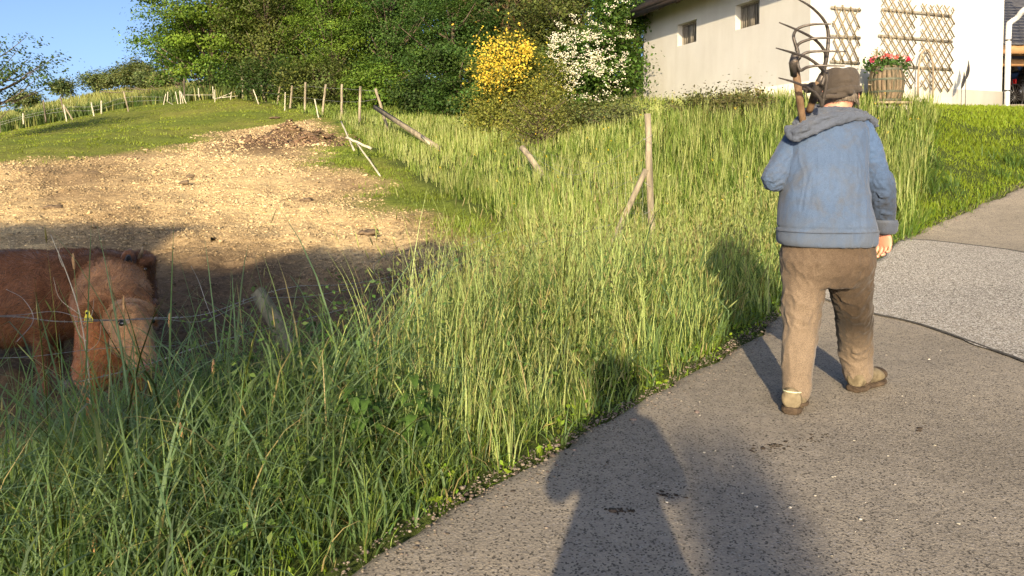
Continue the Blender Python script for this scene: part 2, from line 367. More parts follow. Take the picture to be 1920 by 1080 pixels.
# ------------------------------------------------------------------ road
SW = nrm(np.array([.87, -.5]))
def b_asph(base1, base2, chip, sc, amount):
    def b(n, out):
        tc = n.nodes.new('ShaderNodeTexCoord').outputs['Object']
        big = texn(n, 1.1, 5, .6, tc); mid = texn(n, 14, 6, .7, tc); fine = texn(n, 130, 4, .6, tc)
        v = N_(n, 'ShaderNodeTexVoronoi', Scale=sc); n.links.new(tc, v.inputs['Vector'])
        v2 = N_(n, 'ShaderNodeTexVoronoi', Scale=sc*.45); n.links.new(tc, v2.inputs['Vector'])
        c = ramp(n, big, [(.3, base1), (.7, base2)])
        c = mixc(n, 1.0, c, ramp(n, mid, [(.25, (.75, .75, .76)), (.75, (1.2, 1.19, 1.16))]), 'MULTIPLY')
        c = mixc(n, 1.0, c, ramp(n, fine, [(.3, (.75, .75, .76)), (.7, (1.25, 1.23, 1.2))]), 'MULTIPLY')
        sep = n.nodes.new('ShaderNodeSeparateColor'); n.links.new(v.outputs['Color'], sep.inputs[0])
        st = texn(n, .55, 6, .7, tc, .8); c = mixc(n, 1.0, c, ramp(n, st, [(.32, (.8, .8, .8)), (.5, (1, 1, 1)), (.68, (1.12, 1.1, 1.06))]), 'MULTIPLY')
        m = ramp(n, sep.outputs[0], [(1-amount-.02, (0, 0, 0)), (1-amount+.02, (1, 1, 1))]); c = mixc(n, m, c, chip)
        m2 = ramp(n, sep.outputs[1], [(.12, (1, 1, 1)), (.16, (0, 0, 0))]); c = mixc(n, m2, c, tuple(x*.35 for x in base1))
        h = mixc(n, .6, v.outputs['Distance'], v2.outputs['Distance']); h = mixc(n, .35, h, fine)
        princ(n, out, c, .85, bump(n, h, .42, .009), 0, .2)
    return b
MASPH = M('asphalt', b_asph((.235, .208, .165), (.295, .262, .21), (.3, .27, .23), 150, .06))
MAGG = M('exposed_aggregate_concrete', b_asph((.22, .2, .168), (.28, .255, .215), (.5, .475, .42), 130, .4))
MSEAM = simple('tar_seam', (.04, .038, .034), (.09, .083, .073), 30, .8, .6, .004)
s_ = np.linspace(0, 1, 260); Es = spline(E_, 260); jit = .03*noise(np.stack([Es[:, 0], Es[:, 1]], 1), 9, 3, 2)+.04*noise(Es, 2.2, 2, 6)
tt = np.concatenate([np.linspace(0, 3, 60)[:-1], np.linspace(3, 16, 60)])
Nn = np.stack([-np.gradient(Es, axis=0)[:, 1], np.gradient(Es, axis=0)[:, 0]], 1); Nn = nrm(Nn)
RX = (Es+Nn*jit[:, None])[:, None, :]+tt[None, :, None]*SW; RZ = gz(RX[..., 0], RX[..., 1])+.012
RZ[:, 0] -= .03
nn = len(tt); a_, b__ = np.meshgrid(np.arange(259), np.arange(nn-1), indexing='ij'); k0 = (a_*nn+b__).ravel()
o = mk('road', (np.concatenate([RX, RZ[..., None]], -1).reshape(-1, 3), np.stack([k0, k0+1, k0+nn+1, k0+nn], 1)), MASPH, smooth=True); o['kind'] = 'structure'
def hitz(px, py): return hit(px, py)[:2]
S1 = np.array([hitz(1535, 562), hitz(1580, 577), hitz(1640, 595), hitz(1700, 607), hitz(1760, 625), hitz(1860, 662), hitz(1920, 684), hitz(2060, 745)])
S2 = np.array([hitz(1600, 452), hitz(1640, 451), hitz(1690, 452), hitz(1740, 455), hitz(1800, 461), hitz(1860, 468), hitz(1920, 478), hitz(2150, 520)])
S1s = spline(S1, 60); S2s = spline(S2, 60); u = np.linspace(0, 1, 26)[None, :, None]
S1s = S1s+.02*np.stack([noise(S1s, 5, 2, 1), noise(S1s, 6, 2, 2)], 1)
AX = S1s[:, None]*(1-u)+S2s[:, None]*u
edgef = edge_d(AX[..., 0], AX[..., 1]); AZ = gz(AX[..., 0], AX[..., 1])+.022
AZ = np.where(edgef > -.02, AZ-.08, AZ)
a_, b__ = np.meshgrid(np.arange(59), np.arange(25), indexing='ij'); k0 = (a_*26+b__).ravel()
o = mk('concrete_apron', (np.concatenate([AX, AZ[..., None]], -1).reshape(-1, 3), np.stack([k0, k0+26, k0+27, k0+1], 1)), MAGG, smooth=True); o['kind'] = 'structure'
def ribbon(P, w, dz):
    P = spline(P, 90); T = nrm(np.gradient(P, axis=0)); n = np.stack([-T[:, 1], T[:, 0]], 1); ww = w*(1+.5*noise(P, 9, 3, 4))[:, None]
    keep = edge_d(P[:, 0], P[:, 1]) < -.03
    A = P+n*ww; B = P-n*ww; V = []
    for q, h in ((A, 0), (A*.75+B*.25, .006), (A*.25+B*.75, .006), (B, 0)): V.append(np.column_stack([q, gz(q[:, 0], q[:, 1])+dz+h]))
    V = np.stack(V, 1); F = [(i*4+j, i*4+4+j, i*4+5+j, i*4+1+j) for i in range(89) if keep[i] and keep[i+1] for j in range(3)]
    return V.reshape(-1, 3), F
for S, w in ((S1, .010), (S2, .018)):
    o = mk('tar_joint', ribbon(S, w, .021), MSEAM, smooth=True); o['kind'] = 'structure'
# loose grit along the road edge and pale chips: small stones
def ico():
    bm = bmesh.new(); bmesh.ops.create_icosphere(bm, subdivisions=1, radius=1); V = np.array([v.co[:] for v in bm.verts]); F = np.array([[v.index for v in f.verts] for f in bm.faces]); bm.free(); return V, F
IV, IF = ico()
OV = np.array([(1, 0, 0), (-.5, .87, 0), (-.5, -.87, 0), (.1, .1, .95), (.3, -.5, -.6), (-.5, .3, -.6)]); OF = np.array([(0, 1, 3), (1, 2, 3), (2, 0, 3), (0, 4, 1), (1, 5, 2), (2, 4, 0), (1, 4, 5), (2, 5, 4)])
def clods(P, size, flat=.7):
    n = len(P); Q = OV[None]+.33*rng.normal(size=(n, 6, 3)); th = rng.uniform(0, 6.28, n); c, s = np.cos(th)[:, None], np.sin(th)[:, None]; st = rng.uniform(.6, 1.5, (n, 1))
    x = Q[..., 0]*st; y = Q[..., 1]; V = np.stack([x*c-y*s, x*s+y*c, Q[..., 2]*flat], -1)*size[:, None, None]+P[:, None]
    return V.reshape(-1, 3), (OF[None]+6*np.arange(n)[:, None, None]).reshape(-1, 3)
def stones(P, size, flat=.6, rg=.35):
    n = len(P); Q = IV[None]*(1+rg*rng.normal(size=(n, 12, 1)).clip(-1.5, 1.5)*.6)
    th = rng.uniform(0, 6.28, n); c, s = np.cos(th)[:, None], np.sin(th)[:, None]; st = rng.uniform(.7, 1.4, (n, 1))
    x = Q[..., 0]*st; y = Q[..., 1]; V = np.stack([x*c-y*s, x*s+y*c, Q[..., 2]*flat], -1)*size[:, None, None]+P[:, None]
    F = (IF[None]+12*np.arange(n)[:, None, None]).reshape(-1, 3); return V.reshape(-1, 3), F
def vcol(base, n, k, var=.25, hue=.08):
    c = np.asarray(base)*(1+var*rng.normal(size=(n, 1)).clip(-2, 2))*(1+hue*rng.normal(size=(n, 3)))
    return np.repeat(np.clip(c, .004, 1), k, 0)
def b_vc(rough):
    def b(n, out):
        a = n.nodes.new('ShaderNodeAttribute'); a.attribute_name = 'col'; g = texn(n, 120, 4, .6)
        c = mixc(n, 1.0, a.outputs['Color'], ramp(n, g, [(.3, (.75, .75, .75)), (.7, (1.2, 1.2, 1.2))]), 'MULTIPLY'); princ(n, out, c, rough, bump(n, g, .5, .004), 0, .2)
    return b
MSTONE = M('loose_stone', b_vc(.9)); 
k = 9000; i = rng.integers(0, 259, k); q = Es[i]+rng.uniform(0, 1, (k, 1))*(Es[np.minimum(i+1, 259)]-Es[i]); off = rng.gamma(1.6, .06, k)-.06
q = q-Nn[i]*off[:, None]; ok = (q[:, 1] > 1.8); q = q[ok]; sz = rng.lognormal(math.log(.0034), .5, len(q)); P = np.column_stack([q, gz(q[:, 0], q[:, 1])+.012])
V, F = stones(P, sz); c = vcol((.15, .125, .098), len(P), 12, .4, .03); o = mk('roadside_grit', (V, F), MSTONE, col=c); o['kind'] = 'stuff'; o['label'] = 'loose grit and crumbs of soil along the asphalt edge'
# clods in the pasture
k = 170000; y = 4.5+22*rng.uniform(0, 1, k)**1.25; x = rng.uniform(-.72, .05, k)*y-.3; _, s = zones(x, y); ok = rng.uniform(0, 1, k) < s*.95*np.clip(.75+.9*noise(np.stack([x, y], -1), 1.7, 3, 60), .1, 1); x, y = x[ok][:80000], y[ok][:80000]
sz = rng.lognormal(math.log(.009), .45, len(x))*np.clip(y/9, .8, 2.2); P = np.column_stack([x, y, gz(x, y)+micro(x, y)+sz*.05]); V, F = clods(P, sz, .6)
nbv = np.clip((10.6-y+.5*np.clip(x+4, -3, 0))/2.5, 0, 1)[:, None]; cc = (1-nbv)*np.array([.5, .375, .205])+nbv*np.array([.13, .09, .06]); cc = np.where(rng.uniform(0, 1, (len(x), 1)) < .16, cc*.45, cc)*(1+.16*rng.normal(size=(len(x), 1)))*(1-.42*noise(np.stack([x, y], -1), 1.1, 5, 51))[:, None]
o = mk('soil_clods', (V, F), MSTONE, smooth=False, col=np.repeat(cc.clip(.01, 1), 6, 0)); o['kind'] = 'stuff'; o['label'] = 'dry trodden clods of earth in the cattle pasture'

k = 650; qx = rng.normal(0, .72, k)+W(560, 262, 20.3)[0]; qy = rng.normal(0, .45, k)+20.1; P = np.column_stack([qx, qy, gz(qx, qy)+micro(qx, qy)]); sz = rng.lognormal(math.log(.045), .4, k); V, F = clods(P, sz, .7)
o = mk('mound_rubble', (V, F), MSTONE, col=vcol((.17, .11, .066), k, 6, .3, .03)); o['kind'] = 'stuff'; o['label'] = 'dark lumps of earth and manure on the low mound in the pasture'

fl_ = [(rng.uniform(1230, 1915), rng.uniform(600, 1075)) for _ in range(105)]; P = np.array([W(a, b, 1.25*1442/(b-300)) for a, b in fl_]); P[:, 2] = gz(P[:, 0], P[:, 1])+.0135; P = P[edge_d(P[:, 0], P[:, 1]) < -.1]
V, F = stones(P, rng.lognormal(math.log(.0042), .45, len(P)), .3); o = mk('pale_road_flecks', (V, F), MSTONE, col=vcol((.38, .35, .29), len(P), 12, .2, .02)); o['kind'] = 'stuff'; o['label'] = 'small pale flecks scattered over the asphalt'
fl_ = [(rng.normal(cx_, 16), rng.normal(cy_, 4)) for cx_, cy_, m_ in ((1462, 852, 40), (1520, 835, 34), (1250, 950, 30), (1165, 985, 30), (1410, 860, 12), (1730, 812, 10)) for _ in range(m_)]; P = np.array([W(a, b, 1.25*1442/(b-300)) for a, b in fl_]); P[:, 2] = gz(P[:, 0], P[:, 1])+.0135
V, F = stones(P, rng.lognormal(math.log(.004), .5, len(P)), .35); o = mk('mud_crumbs', (V, F), MSTONE, col=vcol((.045, .035, .026), len(P), 12, .3, .03)); o['kind'] = 'stuff'; o['label'] = 'dark crumbs of mud dropped on the asphalt'
# ------------------------------------------------------------------ white farmhouse
def b_plaster(c1, c2):
    def b(n, out):
        f = texn(n, .9, 8, .62); g = texn(n, 24, 6, .7); st = texn(n, 2.4, 5, .6, stretch=(1, 1, .18))
        c = ramp(n, f, [(.3, c1), (.72, c2)]); c = mixc(n, 1.0, c, ramp(n, st, [(.35, (.93, .92, .9)), (.6, (1, 1, 1))]), 'MULTIPLY')
        princ(n, out, c, .92, bump(n, g, .35, .01), 0, .1)
    return b
MPL = M('limewash_plaster', b_plaster((.49, .475, .435), (.56, .545, .5)))
MPLB = M('plinth_plaster', b_plaster((.46, .43, .36), (.54, .51, .43)))
MDARK = simple('dark_interior', (.012, .011, .01), (.03, .027, .022), 3)
MROOF = simple('roof_boards', (.03, .022, .016), (.075, .05, .035), 9, .8, .5, .01, (1, .2, 1))
MTILE = simple('roof_slates', (.045, .045, .05), (.085, .085, .09), 7, .6, .4, .006)
MGREYW = simple('grey_slats', (.13, .12, .1), (.28, .25, .2), 16, .85, .5, .004, (1, 1, .2))
Cn = np.array([5.77, 15.0]); dl = np.array([-math.sin(R(18)), math.cos(R(18))]); dr = np.array([math.sin(R(66)), math.cos(R(66))])
Cf = Cn+6.84*dl; Cr = Cn+5.71*dr; Cb = Cf+5.71*dr
house = thing('farmhouse', 'white plastered farmhouse with two barred openings and a dark overhanging roof', 'house', (*Cn, 2.4))
def wall_panel(p0, p1, z0, z1, th, nin, holes, top=None):
    """front face between p0 and p1; nin = inward 2D normal; holes (s0,s1,za,zb)"""
    L = np.linalg.norm(p1-p0); d = (p1-p0)/L
    ss = sorted({0, L, *[h[0] for h in holes], *[h[1] for h in holes]}); zs = sorted({z0, z1, *[h[2] for h in holes], *[h[3] for h in holes]})
    V, F = [], []
    def pt(s, z, k): q = p0+d*s+nin*th*k; V.append((q[0], q[1], z)); return len(V)-1
    def inh(s, z): return any(h[0] < s < h[1] and h[2] < z < h[3] for h in holes)
    for i in range(len(ss)-1):
        for j in range(len(zs)-1):
            if inh((ss[i]+ss[i+1])/2, (zs[j]+zs[j+1])/2): continue
            for k in (0, 1): F.append([pt(ss[i], zs[j], k), pt(ss[i+1], zs[j], k), pt(ss[i+1], zs[j+1], k), pt(ss[i], zs[j+1], k)][::1 if k == 0 else -1])
    for h in holes+[(0, L, z0, z1)]:
        for (a, b) in (((h[0], h[2]), (h[1], h[2])), ((h[1], h[2]), (h[1], h[3])), ((h[1], h[3]), (h[0], h[3])), ((h[0], h[3]), (h[0], h[2]))):
            F.append([pt(*a, 0), pt(*b, 0), pt(*b, 1), pt(*a, 1)])
    return np.array(V), F
nl = dr.copy(); nr_ = dl.copy()
wins = [(1.61, 2.49, 4.15, 4.70), (4.11, 5.01, 4.14, 4.69)]
ZE = 5.1; wins0 = wins; wins = [(a-.37, b-.37, c, d) for a, b, c, d in wins0]
mk('wall_end', wall_panel(Cn+dl*.0, Cn+dl*.37, 1.6, 5.48, .003, nl, []), MPL, house)
mk('wall', wall_panel(Cn+dl*.37, Cf-dl*.004, 1.6, 5.48, .36, nl, wins), MPL, house)
mk('wall', wall_panel(Cn+dr*.004, Cr-dr*.004, 1.6, 5.48, .36, nr_, []), MPL, house)
mk('wall', wall_panel(Cr+dl*.37, Cb-dl*.004, 1.6, 5.48, .36, -nl, []), MPL, house); mk('wall', wall_panel(Cf+dr*.37, Cb-dr*.37, 1.6, 5.48, .36, -nr_, []), MPL, house)
mk('gable', (np.array([(*(Cn+dr*0), 5.48), (*Cr, 5.48), (*((Cn+Cr)/2), 7.5), (*(Cn+dl*.3), 5.48), (*(Cr+dl*.3), 5.48), (*((Cn+Cr)/2+dl*.3), 7.5)]), [(0, 1, 2), (3, 5, 4), (0, 2, 5, 3), (1, 4, 5, 2)]), MPL, house)
def plinth(a, b, nout):
    d = nrm(b-a); c = (a+b)/2+nout*.006; return box((*c, 2.19), (np.linalg.norm(b-a)+.02, .016, 1.18), ((*d, 0), (*nout, 0), (0, 0, 1)))
mk('plinth', plinth(Cn, Cf, -nl), MPLB, house); mk('plinth', plinth(Cn, Cr, -nr_), MPLB, house)
# roof: two slabs, ridge along dl
def roofslab(e0, e1, r0, r1, th): 
    V = np.array([e0, e1, r1, r0]); n = nrm(np.cross(V[1]-V[0], V[2]-V[0])); n = n*np.sign(n[2]); return np.concatenate([V, V+n*th]), [(0, 1, 2, 3), (4, 7, 6, 5), (0, 4, 5, 1), (1, 5, 6, 2), (2, 6, 7, 3), (3, 7, 4, 0)]
mid = (Cn+Cr)/2; s0, s1 = -.45, 6.84+.75
a3 = lambda p, z: np.array([p[0], p[1], z])
hw = 5.71/2+.62; zr = ZE+hw*.68
L0, L1 = Cn+dl*s0-dr*.62, Cn+dl*s1-dr*.62; R0_, R1_ = Cr+dl*s0+dr*.62, Cr+dl*s1+dr*.62
roof = mk('roof', roofslab(a3(L0, ZE), a3(L1, ZE), a3(mid+dl*s0, zr), a3(mid+dl*s1, zr), .14), MROOF, house)
mk('roof', roofslab(a3(R0_, ZE), a3(R1_, ZE), a3(mid+dl*s0, zr), a3(mid+dl*s1, zr), .14), MROOF, house)
for k in range(9):
    q = Cn+dl*(s0+.3+k*.86); b0 = a3(q-dr*.58, ZE-.03); b1 = a3(q+dr*.2, ZE-.03+.78*.68); mk('rafter', beam(b0, b1, .09, .11), MROOF, house)
mk('fascia', beam(a3(L0-dr*.02, ZE+.03), a3(L1-dr*.02, ZE+.03), .03, .2), MROOF, house)
g0 = a3(L0-dr*.12, ZE+.02); g1 = a3(L1-dr*.12, ZE+.0)
for (sa, sb, za, zb) in wins0:
    w = mk('window', wall_panel(Cn+dl*sa+nl*.15, Cn+dl*sb+nl*.15, za, zb, .04, nl, [(.04, sb-sa-.04, za+.04, zb-.04)]), MGREYW, house)
    mk('dark_room_sheet', box(a3(Cn+dl*(sa*.5+sb*.5)+nl*.3, (za+zb)/2), ((sb-sa), .02, zb-za), ((*dl, 0), (*nl, 0), (0, 0, 1))), MDARK, w)  # near-black sheet, its colour stands for the unlit room behind the bars
    for k in range(9):
        s = sa+.08+(sb-sa-.16)*k/8; wd = .17 if k == 5 else .045
        mk('bar', box(a3(Cn+dl*s+nl*.19, (za+zb)/2), (wd, .025, zb-za-.06), ((*dl, 0), (*nl, 0), (0, 0, 1))), MGREYW, w)
# trellises on the gable wall
MLATH = simple('trellis_lath', (.12, .095, .058), (.25, .2, .125), 20, .85, .5, .003, (1, 1, 1))
nout = -nr_
def trellis(label, panels, rails, pitch, ang, z_top):
    c = Cn+dr*panels[0][0]+nout*.06; t = thing('trellis', label, 'trellis', (*c, rails[-1][2]), 'wooden lattice trellises on the white gable wall')
    def q(s, z, o): p = Cn+dr*s+nout*(.03+o); return np.array([p[0], p[1], z])
    for (s0, s1, z0, z1, both) in panels:
        for sgn in (1, -1):
            L = (s1-s0); H = (z1-z0); c0 = math.tan(ang); k = -int(H/pitch)-3
            while k < int((L*c0+H)/pitch)+3:
                # line z = z1 - c0*(s-s0)+k*pitch  (sgn=1), or z = z0 + c0*(s-s0) - k*pitch
                ss = np.linspace(s0, s1, 200); z = z1-c0*(ss-s0)+k*pitch if sgn == 1 else z0+c0*(ss-s0)-k*pitch+pitch*.18
                ok = (z <= z1+.001) & (z >= z0-.001); k += 1
                if ok.sum() < 14: continue
                a, b = ss[ok][0], ss[ok][-1]; za, zb = z[ok][0], z[ok][-1]
                e = .018*random.uniform(-1, 2)
                mk('lath', beam(q(a-e, za+sgn*e, .035 if sgn == 1 else .021), q(b+e, zb-sgn*e, .035 if sgn == 1 else .021), .03 if sgn == 1 else .016, .012, up=(*nout, 0)), MLATH, t)
    for s0, s1, z in rails:
        mk('rail', beam(q(s0, z-.02, .007), q(s1, z-.01, .007), .05, .012, up=(*nout, 0)), MGREYW, t)
trellis('small trellis of long slanting laths on three rails, between the pitchforks and the flower barrel', [(.55, 1.25, 3.16, 4.28, 1)], [(.5, 1.3, 4.25), (.5, 1.3, 3.70), (.5, 1.3, 3.20)], .335, R(57), 4.3)
trellis('large double diamond trellis behind the flower barrel on the white wall', [(1.86, 2.83, 2.75, 4.55, 1), (3.02, 4.0, 2.72, 4.50, 1)], [(1.88, 3.95, 4.33), (1.8, 4.0, 3.79), (1.9, 4.0, 3.2)], .262, R(49), 4.5)
# bentwood bow, garden stakes
def gw(s, o): p = Cn+dr*s+nout*o; return p
p = gw(2.95, .16); base = gz(*p); bw = []
for f in np.linspace(0, 1, 18):
    a = math.pi*f; s = 3.08-.22*math.cos(a)*(1+.25*math.sin(a)); zz = 2.55+1.0*math.sin(a)**.7; qq = gw(s, .14); bw.append((qq[0], qq[1], zz))
o = mk('garden_hoop', tube(bw, .02, 6), MWOOD, loc=(*p, base), smooth=True); tagit(o, 'bent wooden hoop leaning in front of the trellis to the right of the barrel', 'garden hoop')
MIRON = simple('dark_iron', (.03, .03, .032), (.09, .085, .08), 30, .5, .4, .002, metal=.6)
for s, zt, hh, lab in ((4.05, 3.05, .42, 'taller dark leaf-shaped metal garden stake near the right end of the white wall'), (3.92, 2.86, .36, 'shorter dark leaf-shaped metal garden stake left of the taller one')):
    q = gw(s, .35); b0 = gz(*q); t = thing('garden_stake', lab, 'garden ornament', (*q, b0), 'metal leaf garden stakes')
    mk('rod', tube([(q[0], q[1], b0-.1), (q[0], q[1], zt-.1)], .006, 6), MIRON, t)
    rings = []
    for f in np.linspace(0, 1, 9): w = .055*math.sin(math.pi*f**.75)+.002; cx = q+dr*(.05*math.sin(f*2.6)-.01+.05*f); rings.append(((cx[0], cx[1], zt-.12+hh*f), (w*dr[0], w*dr[1], 0), (.008*nout[0], .008*nout[1], 0)))
    mk('leaf_blade', loft(rings, 8), MIRON, t, smooth=True)
# downpipe
MZINC = simple('zinc_pipe', (.5, .5, .5), (.66, .66, .65), 5, .45, .1, .002, metal=.3, spec=.5)
q = Cr+dr*.05+nout*.09; pz = gz(*q)
t = thing('downpipe', 'pale grey rain downpipe at the right corner of the white wall', 'downpipe', (*q, pz))
e = W(1935, 12, q[1]-.2)
mk('pipe', tube(spline([(q[0], q[1], pz-.1), (q[0], q[1], 3.0), (q[0], q[1], 4.15), (q[0]+.03, q[1], 4.3), (q[0]+.14, q[1]-.05, 4.4), (e[0]-.1, e[1], e[2]-.03), (e[0]+.5, e[1], e[2]+.12)], 60), .058, 12), MZINC, t, smooth=True)
for zz in (2.78, 3.9): mk('pipe_bracket', tube([(q[0], q[1], zz), (q[0], q[1], zz+.03)], .066, 12), MIRON, t, smooth=True)
# ------------------------------------------------------------------ garage at the right edge
MPINK = M('garage_plaster', b_plaster((.42, .33, .26), (.52, .42, .33)))
gar = thing('garage', 'open garage with slate roof and wooden eaves right of the house', 'garage', (14, 20.5, 2.6))
GXa, GXb, GYa, GYb, GZ0 = 11.9, 17.5, 19.6, 24.5, 2.62
mk('floor_slab', box(((GXa+GXb)/2, (GYa+GYb)/2-.3, GZ0-.5), (GXb-GXa, GYb-GYa+.6, 1.0)), MASPH, gar)
mk('back_wall', box(((GXa+GXb)/2, GYb, 3.9), (GXb-GXa, .2, 2.6)), MPINK, gar)
mk('side_wall', box((GXa-.1, (GYa+GYb)/2, 3.9), (.2, GYb-GYa+.2, 2.6)), MPINK, gar); mk('side_wall', box((GXb+.1, (GYa+GYb)/2, 3.9), (.2, GYb-GYa+.2, 2.6)), MPINK, gar)
rf = mk('roof', roofslab(np.array([GXa-.3, GYa-.5, 4.02]), np.array([GXb+.3, GYa-.5, 4.02]), np.array([GXa-.3, GYb+.8, 7.4]), np.array([GXb+.3, GYb+.8, 7.4]), .1), MTILE, gar)
sl_ = np.array([0, GYb+1.3-GYa, 3.38]); sn = nrm(sl_)
for r in range(17):
    for c in range(10):
        o_ = np.array([GXa-.15+c*.24+(r % 2)*.12, GYa-.42, 4.02])+sn*(.24*r)+np.array([0, -.055, .12])*1.0
        if r*10+c > 165: break
        mk('slate', box(o_+np.array([0, 0, .012]), (.228, .29, .012), ((1, 0, 0), sn+np.array([0, 0, .03]), np.cross((1, 0, 0), sn))), MTILE, rf)
mk('fascia_board', box(((GXa+GXb)/2, GYa-.52, 3.98), (GXb-GXa+.6, .03, .22)), simple('fascia_wood', (.3, .16, .07), (.42, .25, .12), 10, .7, .4, .004, (.2, 1, 1)), gar)
for k in range(8): mk('rafter', beam((GXa+.2+.5*k, GYa-.4, 3.92), (GXa+.2+.5*k, GYb, 4.6), .09, .14), bpy.data.materials['fascia_wood'], gar)
mk('lintel', box(((GXa+GXb)/2, GYa+.1, 3.72), (GXb-GXa, .18, .16)), bpy.data.materials['fascia_wood'], gar)
# bicycle and car inside the garage
MRUB = simple('rubber', (.012, .012, .012), (.03, .03, .03), 20, .8)
MCAR = simple('black_car_paint', (.012, .013, .015), (.02, .02, .024), 3, .25, 0, .001, spec=.6); MRED = simple('red_reflector', (.45, .01, .015), (.6, .02, .02), 9, .3, 0, .001)
MCHR = simple('bright_metal', (.5, .5, .5), (.7, .7, .7), 9, .3, 0, .001, metal=.9)
bx_, by_ = 13.05, 20.6
def ringV(c, r, w, ax, n=24):
    a, b = ax; return tube([np.asarray(c)+r*(math.cos(t)*np.asarray(a, float)+math.sin(t)*np.asarray(b, float)) for t in np.linspace(0, 2*math.pi, n+1)], w, 6, False)
t = thing('bicycle', 'dark bicycle leaning inside the open garage', 'bicycle', (bx_, by_, GZ0))
ba = nrm(np.array([.9, .35, 0])); bb = np.array([0, 0, 1.])
for s in (-.5, .52):
    c = np.array([bx_, by_, GZ0+.34])+ba*s; wh = mk('wheel', ringV(c, .33, .02, (ba, bb)), MRUB, t, smooth=True)
    for k in range(8): a = k*math.pi/8; e = ba*math.cos(a)+bb*math.sin(a); mk('spoke', tube([c-e*.32, c+e*.32], .002, 3), MCHR, wh)
B_ = lambda s, z: np.array([bx_, by_, GZ0])+ba*s+bb*z
mk('frame', join([tube([B_(-.5, .34), B_(-.08, .3)], .013, 6), tube([B_(-.5, .34), B_(-.15, .82)], .012, 6), tube([B_(-.08, .3), B_(-.17, .9)], .015, 6), tube([B_(-.08, .3), B_(.36, .78)], .016, 6), tube([B_(-.15, .8), B_(.34, .84)], .014, 6), tube([B_(.33, .92), B_(.52, .34)], .014, 6)]), MIRON, t)
mk('saddle', loft([(B_(-.3, .93), (0, .06, 0), (0, 0, .02)), (B_(-.2, .94), (0, .07, 0), (0, 0, .025)), (B_(0, .93), (0, .02, 0), (0, 0, .02))], 8), MRUB, t)
mk('handlebar', tube(spline([B_(.2, 1.0)+[0, .25, 0], B_(.33, 1.0)+[0, .1, 0], B_(.33, 1.0)-[0, .1, 0], B_(.2, 1.0)-[0, .25, 0]], 14), .012, 6), MRUB, t)
cx, cy = 14.95, 22.3
t = thing('parked_car', 'black car with a red rear light in the garage at the right edge', 'car', (cx, cy, GZ0))
prof = [(-.0, .3), (-.02, .55), (.05, .85), (.1, .95), (.35, 1.38), (.8, 1.46), (1.7, 1.44), (2.35, 1.0), (3.2, .85), (3.45, .6), (3.45, .3)]
rg_ = []
for f, sc, in ((-.82, .9), (-.78, .97), (-.6, 1), (.6, 1), (.78, .97), (.82, .9)):
    rg_.append([(cx-.9+p[0]*sc+1.7*(1-sc), cy+f*(1 if p[1] < 1 else .85), GZ0+.3+(p[1]-.3)*(.96+.04*sc)) for p in prof])
V = np.array(rg_).reshape(-1, 3); m = len(prof); F = [(i*m+j, i*m+(j+1) % m, (i+1)*m+(j+1) % m, (i+1)*m+j) for i in range(5) for j in range(m)]+[tuple(range(m))[::-1], tuple(5*m+j for j in range(m))]
mk('body', (V, F), MCAR, t, smooth=False)
MGL = simple('dark_glass', (.02, .025, .03), (.03, .035, .04), 3, .08, 0, .001, spec=.8)
mk('rear_window', box((cx-.72, cy, GZ0+1.18), (.02, 1.1, .34), ((.88, 0, .48), (0, 1, 0), (-.48, 0, .88))), MGL, t)
mk('side_window', box((cx+.35, cy-.755, GZ0+1.2), (1.3, .02, .3), ((1, 0, 0), (0, .98, .15), (0, -.15, 1))), MGL, t)
for s in (-.62, .62): mk('tail_light', box((cx-.91, cy+s, GZ0+.82), (.05, .3, .14), None, .015), MRED, t)
for xx in (-.2, 1.9):
    for s in (-.76, .76): mk('wheel', tube([(cx+xx, cy+s-.1, GZ0+.3), (cx+xx, cy+s+.1, GZ0+.3)], .3, 20), MRUB, t, smooth=False)
o = mk('hanging_horseshoe', tube([(12.72+.14*math.cos(a), GYb-.13, 3.5+.2*math.sin(a)) for a in np.linspace(2.4, 7.0, 14)], .02, 6), MIRON, loc=(12.72, GYb-.13, 3.5), smooth=True); tagit(o, 'rusty iron hook hanging on the back wall of the garage', 'hook')
# ------------------------------------------------------------------ barrel planter
bp = gw(2.06, 0)*0+np.array([(1658-960)/1442*15.0, 15.0]); bz = 2.37
MBAR = simple('barrel_staves', (.045, .05, .03), (.24, .165, .1), 13, .85, .6, .006, (1, 1, .25)); MHOOP = simple('green_rusty_hoop', (.05, .07, .05), (.13, .12, .08), 22, .7, .3, .002, metal=.3)
bar = thing('barrel_planter', 'old wooden barrel planter with green hoops standing before the trellis', 'planter', (*bp, bz))
def br(f): return .255+.07*math.sin(math.pi*f)
NST = 22
for k in range(NST):
    a0, a1 = 2*math.pi*k/NST+.018, 2*math.pi*(k+1)/NST-.018; V = []; j = random.uniform(-.003, .003); nz = 8
    for i in range(nz):
        f = i/(nz-1); r = br(f)+j
        for rr in (r, r-.025):
            for a in (a0, a1): V.append((bp[0]+rr*math.cos(a), bp[1]+rr*math.sin(a), bz+.69*f))
    F = []
    for i in range(nz-1):
        b = i*4; F += [(b, b+1, b+5, b+4), (b+3, b+2, b+6, b+7), (b+1, b+3, b+7, b+5), (b+2, b, b+4, b+6)]
    F += [(0, 2, 3, 1), (4*nz-4, 4*nz-3, 4*nz-1, 4*nz-2)]
    mk('stave', (np.array(V), F), MBAR, bar)
for f in (.05, .28, .62, .9):
    V, F = tube([(bp[0], bp[1], bz+.69*f-.02), (bp[0], bp[1], bz+.69*f+.02)], [br(f-.025)+.006, br(f+.025)+.006], 28, False)
    mk('hoop', (V, F), MHOOP, bar, smooth=True)
